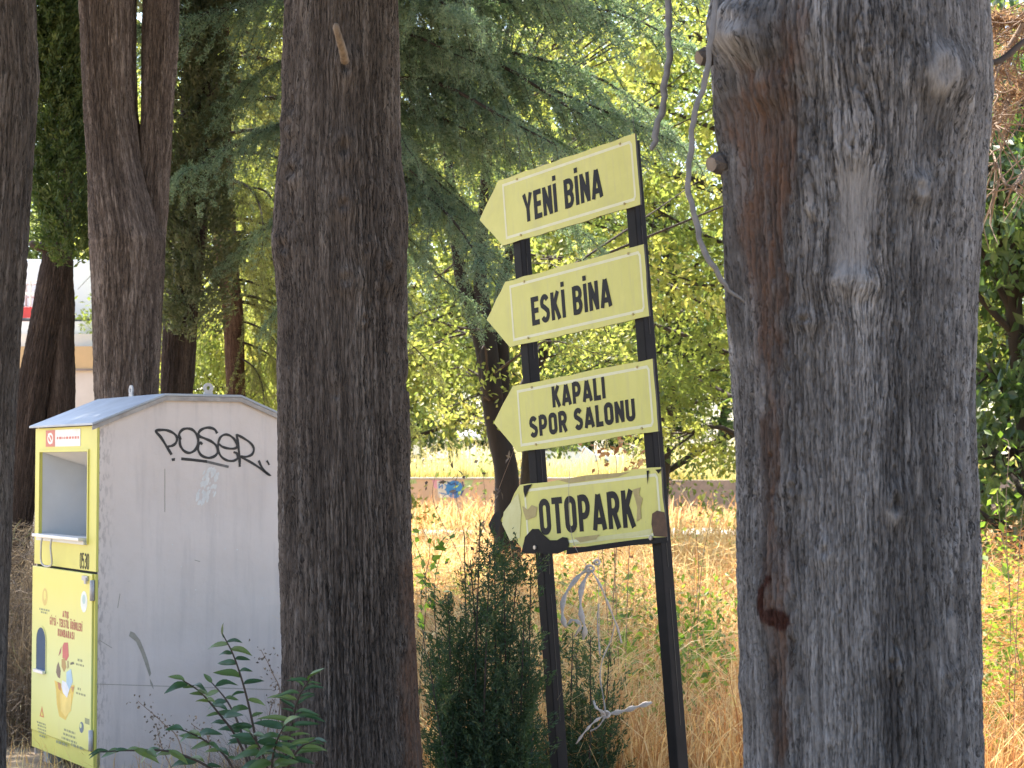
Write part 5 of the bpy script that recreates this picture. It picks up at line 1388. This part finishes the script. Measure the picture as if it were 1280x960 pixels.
# side: graffiti, scrapes, chips, weld line
SFRM = ((0, 0, 0), (1, 0, 0), (0, 0, 1), (0, -1, 0))
gz = lambda x, y: sg_(180 + x / 7.111, 520 + y / 7.111)
M['spray'] = plain('black marker', (.022, .02, .02), (.05, .046, .044), 40, .6, 0)
M['spray2'] = plain('faded marker', (.17, .16, .155), (.1, .095, .09), 40, .6, 0)
GR = [([(245, 345), (200, 270), (150, 190), (105, 135), (150, 124), (205, 128), (260, 152), (292, 190), (285, 235), (255, 262), (212, 272)], 24),
      ([(322, 205), (312, 160), (345, 120), (395, 112), (440, 130), (475, 180), (480, 240), (455, 300), (405, 328), (355, 310), (322, 262), (318, 210), (326, 196)], 24),
      ([(650, 155), (625, 118), (570, 103), (515, 118), (485, 150), (492, 180), (540, 200), (600, 228), (645, 270), (655, 320), (625, 358), (570, 372), (510, 350), (480, 300), (482, 262), (500, 238), (518, 252)], 24),
      ([(665, 250), (700, 275), (760, 290), (815, 285), (825, 255), (800, 205), (755, 170), (710, 168), (675, 195), (658, 250), (660, 310), (690, 365), (740, 395), (795, 398), (830, 375), (825, 335), (795, 320)], 22),
      ([(850, 452), (848, 380), (838, 270), (822, 160)], 24),
      ([(822, 165), (880, 195), (945, 240), (975, 290), (960, 340), (910, 362), (860, 362), (900, 385), (980, 430), (1060, 485), (1115, 525), (1080, 500), (1040, 445), (1018, 395)], 22),
      ([(258, 375), (262, 400)], 30), ([(1090, 395), (1112, 435)], 18)]
b = MB()
for k, (pts, w) in enumerate(GR):
    q = spline([gz(*p) for p in pts], max(8, len(pts) * 5))
    sc = w / 7.111 / 250
    b.ribbon(q, [sc * (1 + .12 * math.sin(i * .7 + k)) for i in range(len(q))], SFRM, .0012 + .0002 * k)
b.build('graffiti', M['spray'], near)
b = MB(); q = spline([gz(*p) for p in [(330, 380), (430, 390), (560, 405)]], 14); b.ribbon(q, .0145, SFRM, .0012); b.build('graffiti', M['spray'], near)
b = MB(); q = spline([gz(*p) for p in [(555, 405), (650, 428), (752, 452)]], 14); b.ribbon(q, .0135, SFRM, .001); b.build('graffiti', M['spray2'], near)
M['scrape'] = plain('bare scraped primer', (.38, .35, .29), (.3, .27, .22), 30, .7, .1)
M['chip'] = plain('white paint chips', (.76, .75, .73), None, 20, .5, 0)
b = MB(); b.sheet([sg_(*p) for p in [(163, 789), (168, 791), (175, 800), (180, 812), (185, 826), (189, 842), (187, 846), (182, 832), (176, 815), (170, 802), (161, 795)]], SFRM, .0008); b.sheet([sg_(*p) for p in [(187, 848), (191, 855), (192, 862), (188, 855)]], SFRM, .0008)
b.build('scrape', M['scrape'], near)
b = MB(); rc_ = random.Random(12)
for _ in range(60):
    t = rc_.random(); x = 262 - 14 * (t - .3) + rc_.gauss(0, 6); y = 585 + 45 * t + rc_.gauss(0, 3); s = rc_.uniform(.8, 3.2)
    b.sheet([sg_(x + s * .8 * math.cos(a) * rc_.uniform(.6, 1.2) + .5 * s * math.sin(a), y - s * 1.6 * math.sin(a) * rc_.uniform(.6, 1.2)) for a in np.linspace(0, 6.283, 8)[:-1]], SFRM, .0006 + .00001 * _)
for _ in range(10):
    x = rc_.uniform(150, 330); y = rc_.uniform(640, 760); s = rc_.uniform(.5, 1)
    b.sheet([sg_(x + s * math.cos(a), y - s * math.sin(a)) for a in np.linspace(0, 6.283, 7)[:-1]], SFRM, .0006)
tag(b.build('paint_chips', M['chip'], near), kind='stuff')
b = MB()
for pts in ([(124, 800), (140, 810)], [(206, 586), (206, 640)], [(120, 855), (340, 862)], [(150, 742), (147, 760)], [(243, 700), (250, 702)]): b.ribbon([sg_(*p) for p in pts], .0035, SFRM, .0007)
b.build('scratch', M['scrape'], near)

# ------------------------------------------------------------------ junipers in front of the posts
def plume_shrub(name, label, basepx, tips, Y, n_side, seed, L=.022, W=.006, y_spread=.12):
    r = np.random.default_rng(seed)
    sh = empty(name, (X_at(basepx, Y), Y, 0))
    tag(sh, label, 'shrub', 'dark junipers at the sign posts')
    wood = MB(); C, D, T = [], [], []
    for (x, y, dn) in tips:
        dy = r.normal() * y_spread
        tip_ = P(x, y, Y + dy); b0 = np.array([sh.location.x + r.normal() * .03, Y, -.05])
        mid = b0 * .5 + tip_ * .5 + np.array([(tip_[0] - b0[0]) * .25, 0, -.05]) + r.normal(size=3) * .015
        st = np.array(spline([b0, mid, tip_], 26))
        wood.tube([tuple(p) for p in st], list(np.linspace(.008, .002, 26)), 5, cap=False)
        seg = tip_ - b0; ns = int(n_side * dn)
        for k in range(ns):
            t = .12 + .88 * r.random() ** .8; i = min(24, int(t * 25)); p = st[i] + (st[i + 1] - st[i]) * (t * 25 - i if i < 24 else 0)
            an = r.random() * 6.283
            dv = unit(np.array([math.cos(an), math.sin(an), 0.55 + r.random() * .9]))
            ll = (.07 + .13 * r.random()) * (1.25 - .6 * t)
            m = max(10, int(ll / .0026))
            s = r.random(m)
            q = p + dv * (s * ll)[:, None] + np.array([0, 0, .25]) * (s ** 2 * ll)[:, None] + r.normal(size=(m, 3)) * .015 * (1 - .6 * s[:, None])
            C.append(q); D.append(unit(dv + r.normal(size=(m, 3)) * .5)); T.append(np.full(m, r.random()))
    C = np.vstack(C); D = np.vstack(D); T = np.concatenate(T)
    V, F = leaf_quads(r, C, D, L * (.6 + .8 * r.random(len(C))), W * (.7 + .6 * r.random(len(C))), .05)
    rn = np.clip(T * .55 + r.random(len(C)) * .45, 0, 1)
    o = foliage('foliage', [(V, F, np.repeat(rn, 4), 0)], [M['lf_juniper']], sh); o.location = -sh.location
    o = wood.build('stems', M['limb'], sh, True); o.location = -sh.location
    return sh
plume_shrub('juniper_shrub', 'dark feathery juniper left of the left sign post', 615, [(560, 745, 1), (588, 700, 1), (612, 690, .9), (632, 690, .6), (648, 705, .6), (630, 710, .8), (575, 770, 1.2), (548, 800, 1), (545, 860, .9), (664, 710, .7), (655, 770, .9), (600, 760, 1.2), (625, 800, 1.2), (668, 850, .8), (560, 830, 1.2), (590, 820, 1.2), (640, 850, 1.2), (610, 870, 1), (580, 665, .15), (600, 650, .12), (618, 655, .2), (535, 820, .8), (660, 800, 1), (550, 890, 1), (600, 900, 1.2), (650, 900, 1.2)], 7.35, 52, 5)
plume_shrub('juniper_shrub', 'lower sparse juniper right of the left sign post', 722, [(700, 800, .6), (738, 795, .7), (762, 812, .6), (690, 850, .8), (755, 860, .7), (720, 815, .8), (705, 880, .8), (745, 900, .7), (768, 850, .4), (680, 900, .6), (728, 870, .8), (716, 790, .5)], 8.0, 40, 6)

# ------------------------------------------------------------------ sapling with big leaves at the foot of the dark trunk
def leaf_mesh(k, seed):
    r = random.Random(seed)
    n = 7; V = []; F = []
    for i in range(n + 1):
        t = i / n
        w = (math.sin(math.pi * min(1, t ** .8)) ** .8) * .19 * (1 if 0 < i < n else .05)
        z = -.28 * t * t * (1 + .4 * k) + .03 * math.sin(t * 7 + seed)
        for s in (-1, -.5, 0, .5, 1):
            V.append((t, s * w, z + abs(s) * w * .45 + .008 * math.sin(9 * t + s * 3)))
    for i in range(n):
        for j in range(4):
            a = i * 5 + j; F.append((a, a + 5, a + 6, a + 1))
    rn = np.full(len(V), r.random())
    return mesh_np('leaf', np.array(V), np.array(F), M['lf_sapling'], True, attrs={'rnd': ('FLOAT', rn)})
LEAF = [leaf_mesh(k % 3, k) for k in range(8)]
sap = empty('sapling', (X_at(335, 5.95), 5.95, 0))
tag(sap, 'leafy green sapling growing before the bin at the foot of the dark trunk', 'plant')
r = random.Random(21)
def leafy_stem(pts, Y0, Y1, n, size, start=.3, narrow=1.0, up=0.0):
    pp = [P(x, y, Y0 + (Y1 - Y0) * i / (len(pts) - 1)) for i, (x, y) in enumerate(pts)]
    st = spline(pp, 24)
    b = MB(); b.tube(st, list(np.linspace(.005, .0018, 24)), 6)
    o = b.build('stem', M['limb'], sap, True); o.location = -sap.location
    for k in range(n):
        t = start + (1 - start) * k / max(1, n - 1); i = min(22, int(t * 23)); p = st[i]; tg = Vector(st[i + 1] - st[i]).normalized()
        side = 1 if k % 2 else -1
        az = math.atan2(tg.y, tg.x) if abs(tg.x) + abs(tg.y) > .2 else 0
        dirn = Vector((side * r.uniform(.7, 1), r.uniform(-.75, .35), r.uniform(-.35, .25) + up)) + tg * .35
        if k == n - 1: dirn = tg + Vector((0, -.3, .1))
        dirn.normalize()
        lf = link('leaf', LEAF[r.randrange(8)], sap)
        upv = Vector((r.uniform(-.5, .5), -.75, .9)); zz = (upv - dirn * upv.dot(dirn)).normalized(); yy = zz.cross(dirn)
        s = size * r.uniform(.55, 1.3)
        mt = Matrix((dirn, yy, zz)).transposed().to_4x4() @ Matrix.Diagonal((s, s * narrow, s, 1))
        mt.translation = Vector(p) - sap.location
        lf.matrix_local = mt
leafy_stem([(335, 1010), (322, 935), (308, 870), (293, 822), (278, 792)], 5.95, 5.8, 17, .068, .3)
leafy_stem([(330, 1010), (300, 930), (272, 890), (250, 865), (228, 850)], 5.95, 5.75, 14, .062, .3)
leafy_stem([(328, 1010), (305, 925), (286, 880), (262, 850)], 5.97, 6.1, 9, .06, .4)
leafy_stem([(325, 1020), (270, 965), (215, 940), (165, 938), (122, 940)], 5.95, 5.7, 14, .066, .25)
leafy_stem([(320, 1020), (285, 950), (255, 925), (228, 912)], 5.9, 5.7, 11, .062, .3)
leafy_stem([(345, 1010), (358, 940), (366, 900), (374, 870), (388, 848)], 5.9, 5.75, 20, .075, .25, .6, .25)
leafy_stem([(345, 1010), (360, 960), (375, 935), (395, 925)], 5.9, 5.7, 13, .075, .25, .7, .1)
leafy_stem([(340, 1010), (335, 965), (325, 935), (312, 915)], 5.85, 5.65, 11, .07, .3)
leafy_stem([(345, 1010), (340, 960), (345, 930), (356, 905)], 5.8, 5.65, 12, .07, .3)
# seedy weed beside it
wd = empty('seeding_weed', (X_at(232, 6.4), 6.4, 0))
tag(wd, 'thin brown weed with small seed heads before the bin side', 'plant')
b = MB(); C = []
for pts in ([(240, 1010), (225, 930), (205, 905), (172, 876)], [(238, 1010), (205, 940), (195, 905)], [(250, 1010), (262, 930), (240, 905)], [(330, 1010), (350, 880), (340, 840), (326, 812)], [(330, 1010), (336, 900), (345, 870)]):
    st = spline([P(x, y, 6.4) for x, y in pts], 20); b.tube(st, list(np.linspace(.0028, .001, 20)), 5, cap=False)
    for p in st[9:]:
        for _ in range(4): C.append(np.array(p) + np.array([r.gauss(0, .018), r.gauss(0, .012), r.gauss(0, .018)]))
o = b.build('stem', M['dead_twig'], wd, True); o.location = -wd.location
C = np.array(C); rg = np.random.default_rng(3)
V, F = leaf_quads(rg, C, unit(rg.normal(size=C.shape)), .012, .008, .2)
o = foliage('seed_heads', [(V, F, np.repeat(rg.random(len(C)), 4), 0)], [M['lf_greyweed']], wd); o['kind'] = 'stuff'; o.location = -wd.location

# ------------------------------------------------------------------ tall weeds near the signs
def tall_weed(name, label, basepx, Y, stems, leafmat, n, L, seed, stemmat='dead_twig', spread=.03):
    rg = np.random.default_rng(seed)
    w = empty(name, (X_at(basepx, Y), Y, 0)); tag(w, label, 'plant')
    b = MB(); C, D = [], []
    for pts in stems:
        st = np.array(spline([P(basepx, 580 + 1.58 * F_PX / Y, Y)] + [P(x + rg.normal() * 3, y, Y + rg.normal() * .06) for x, y in [((basepx + pts[0][0]) / 2 + 12 * rg.normal(), 580 + 1.1 * F_PX / Y)] + pts], 26)); b.tube([tuple(p) for p in st], list(np.linspace(.0026, .001, 26)), 5, cap=False)
        for _ in range(n):
            i = rg.integers(12, 26); C.append(st[i] + rg.normal(size=3) * spread); D.append(rg.normal(size=3) + np.array([0, 0, -.4]))
    o = b.build('stem', M[stemmat], w, True); o.location = -w.location
    C = np.array(C); V, F = leaf_quads_up(rg, C, unit(np.array(D)), L * (.6 + .8 * rg.random(len(C))), L * .55, .4)
    o = foliage('leaves', [(V, F, np.repeat(rg.random(len(C)), 4), 0)], [M[leafmat]], w); o.location = -w.location
tall_weed('tall_weed', 'green leafy weed between the dark trunk and the juniper', 540, 8.3, [[(530, 760), (536, 690), (524, 655)], [(545, 760), (552, 700), (566, 660)], [(535, 740), (522, 690), (518, 670)]], 'lf_weed', 16, .05, 1, 'limb', .035)
tall_weed('tall_weed', 'dry rusty weed stalks rising between the third and fourth sign', 770, 9.2, [[(760, 680), (745, 590), (735, 550)], [(775, 680), (785, 590), (800, 545)], [(770, 680), (765, 580), (760, 548)], [(790, 650), (812, 580), (818, 545)]], 'lf_rust', 18, .045, 2, 'dead_twig', .035)
tall_weed('tall_weed', 'leafy weed with bare curling tip at the right edge', 1262, 8.6, [[(1265, 760), (1258, 640), (1262, 560), (1245, 548)], [(1262, 740), (1248, 650), (1238, 610)], [(1270, 740), (1276, 640), (1285, 590)]], 'lf_weed', 14, .05, 3, 'dead_twig', .04)
tall_weed('tall_weed', 'dark dry weed stalks left of the forked trunk, before the mural wall', 588, 9.6, [[(585, 720), (570, 620), (572, 590)], [(592, 720), (606, 640), (598, 575)], [(580, 720), (540, 630), (548, 580)], [(596, 700), (612, 620), (640, 560)]], 'lf_greyweed', 12, .035, 4, 'dead_twig', .03)
tall_weed('tall_weed', 'thin dry weed right of the right sign post', 872, 10, [[(872, 720), (864, 640), (850, 600)], [(876, 720), (890, 650), (905, 625)]], 'lf_straw', 12, .03, 5, 'dead_twig', .03)

# ------------------------------------------------------------------ torn cloth strips tied to the bottom sign
M['cloth'] = plain('grey gauze strip', (.5, .45, .41), (.36, .32, .29), 60, .9, .3)
cl = empty('cloth_strips', P(737, 712, 7.45))
tag(cl, 'grey torn cloth strips knotted and hanging under the bottom sign', 'cloth')
strips = [([(712, 588), (711, 620), (714, 665), (722, 690), (737, 712)], .005), ([(737, 710), (722, 722), (706, 745), (703, 768), (707, 784)], .016), ([(738, 712), (727, 735), (726, 765), (731, 785), (729, 800)], .017), ([(707, 784), (716, 775), (726, 782), (718, 796)], .013),
          ([(740, 714), (752, 735), (762, 760), (772, 785), (777, 804)], .008), ([(748, 690), (748, 720), (749, 770), (750, 800)], .005), ([(768, 782), (764, 800), (754, 822), (750, 845), (754, 870), (757, 892)], .011),
          ([(748, 755), (747, 780), (750, 820)], .006), ([(757, 893), (775, 890), (795, 884), (815, 878)], .016), ([(757, 893), (742, 903), (730, 916), (720, 930)], .009), ([(757, 893), (745, 884), (742, 876)], .01), ([(757, 895), (748, 908), (738, 914)], .007)]
for k, (pts, w) in enumerate(strips):
    b = MB(); q = spline([P(x, y, 7.42 + .03 * math.sin(k + i)) for i, (x, y) in enumerate(pts)], 18)
    b.tube(q, [w * (.8 + .3 * math.sin(i * 1.3 + k) + .12 * math.sin(i * 5.1)) * .62 for i in range(18)], 7, flat=.35)
    o = b.build('strip', M['cloth'], cl, True); o.location = -cl.location
for (x, y, s) in ((737, 711, .016), (757, 893, .015), (746, 703, .011)):
    b = MB(); c0 = P(x, y, 7.42)
    b.tube([c0 + np.array([s * math.cos(t), .006 * math.sin(2 * t), s * .75 * math.sin(t)]) for t in np.linspace(0, 6.9, 20)], .005, 6)
    o = b.build('knot', M['cloth'], cl, True); o.location = -cl.location

# ------------------------------------------------------------------ hanging vines by the grey trunk
def vine(label, pts, rad):
    q = spline([P(x, y, Y) for x, y, Y in pts], 44)
    b = MB(); b.tube([(p[0] + .003 * math.sin(i * .9) + .002 * math.sin(i * 2.3), p[1] + .002 * math.sin(i * 1.9), p[2]) for i, p in enumerate(q)], [rad * (1 + .07 * math.sin(i * 1.7)) * (1 if i < 36 else (1 - (i - 36) / 11)) for i in range(44)], 9)
    o = b.build('hanging_vine', M['vine'], None, True)
    tag(o, label, 'vine', 'dry vines hanging by the grey trunk')
vine('long grey vine curving down against the left side of the grey trunk', [(905, -420, 4.4), (900, -150, 4.3), (893, 20, 4.2), (880, 100, 4.2), (864, 170, 4.2), (862, 240, 4.2), (876, 300, 4.2), (900, 348, 4.2), (930, 378, 4.22)], .0066)
vine('short grey vine end dangling above the right end of the top sign', [(826, -420, 4.5), (830, -200, 4.5), (834, 0, 4.5), (836, 60, 4.5), (829, 125, 4.5), (818, 175, 4.5), (814, 188, 4.5)], .008)
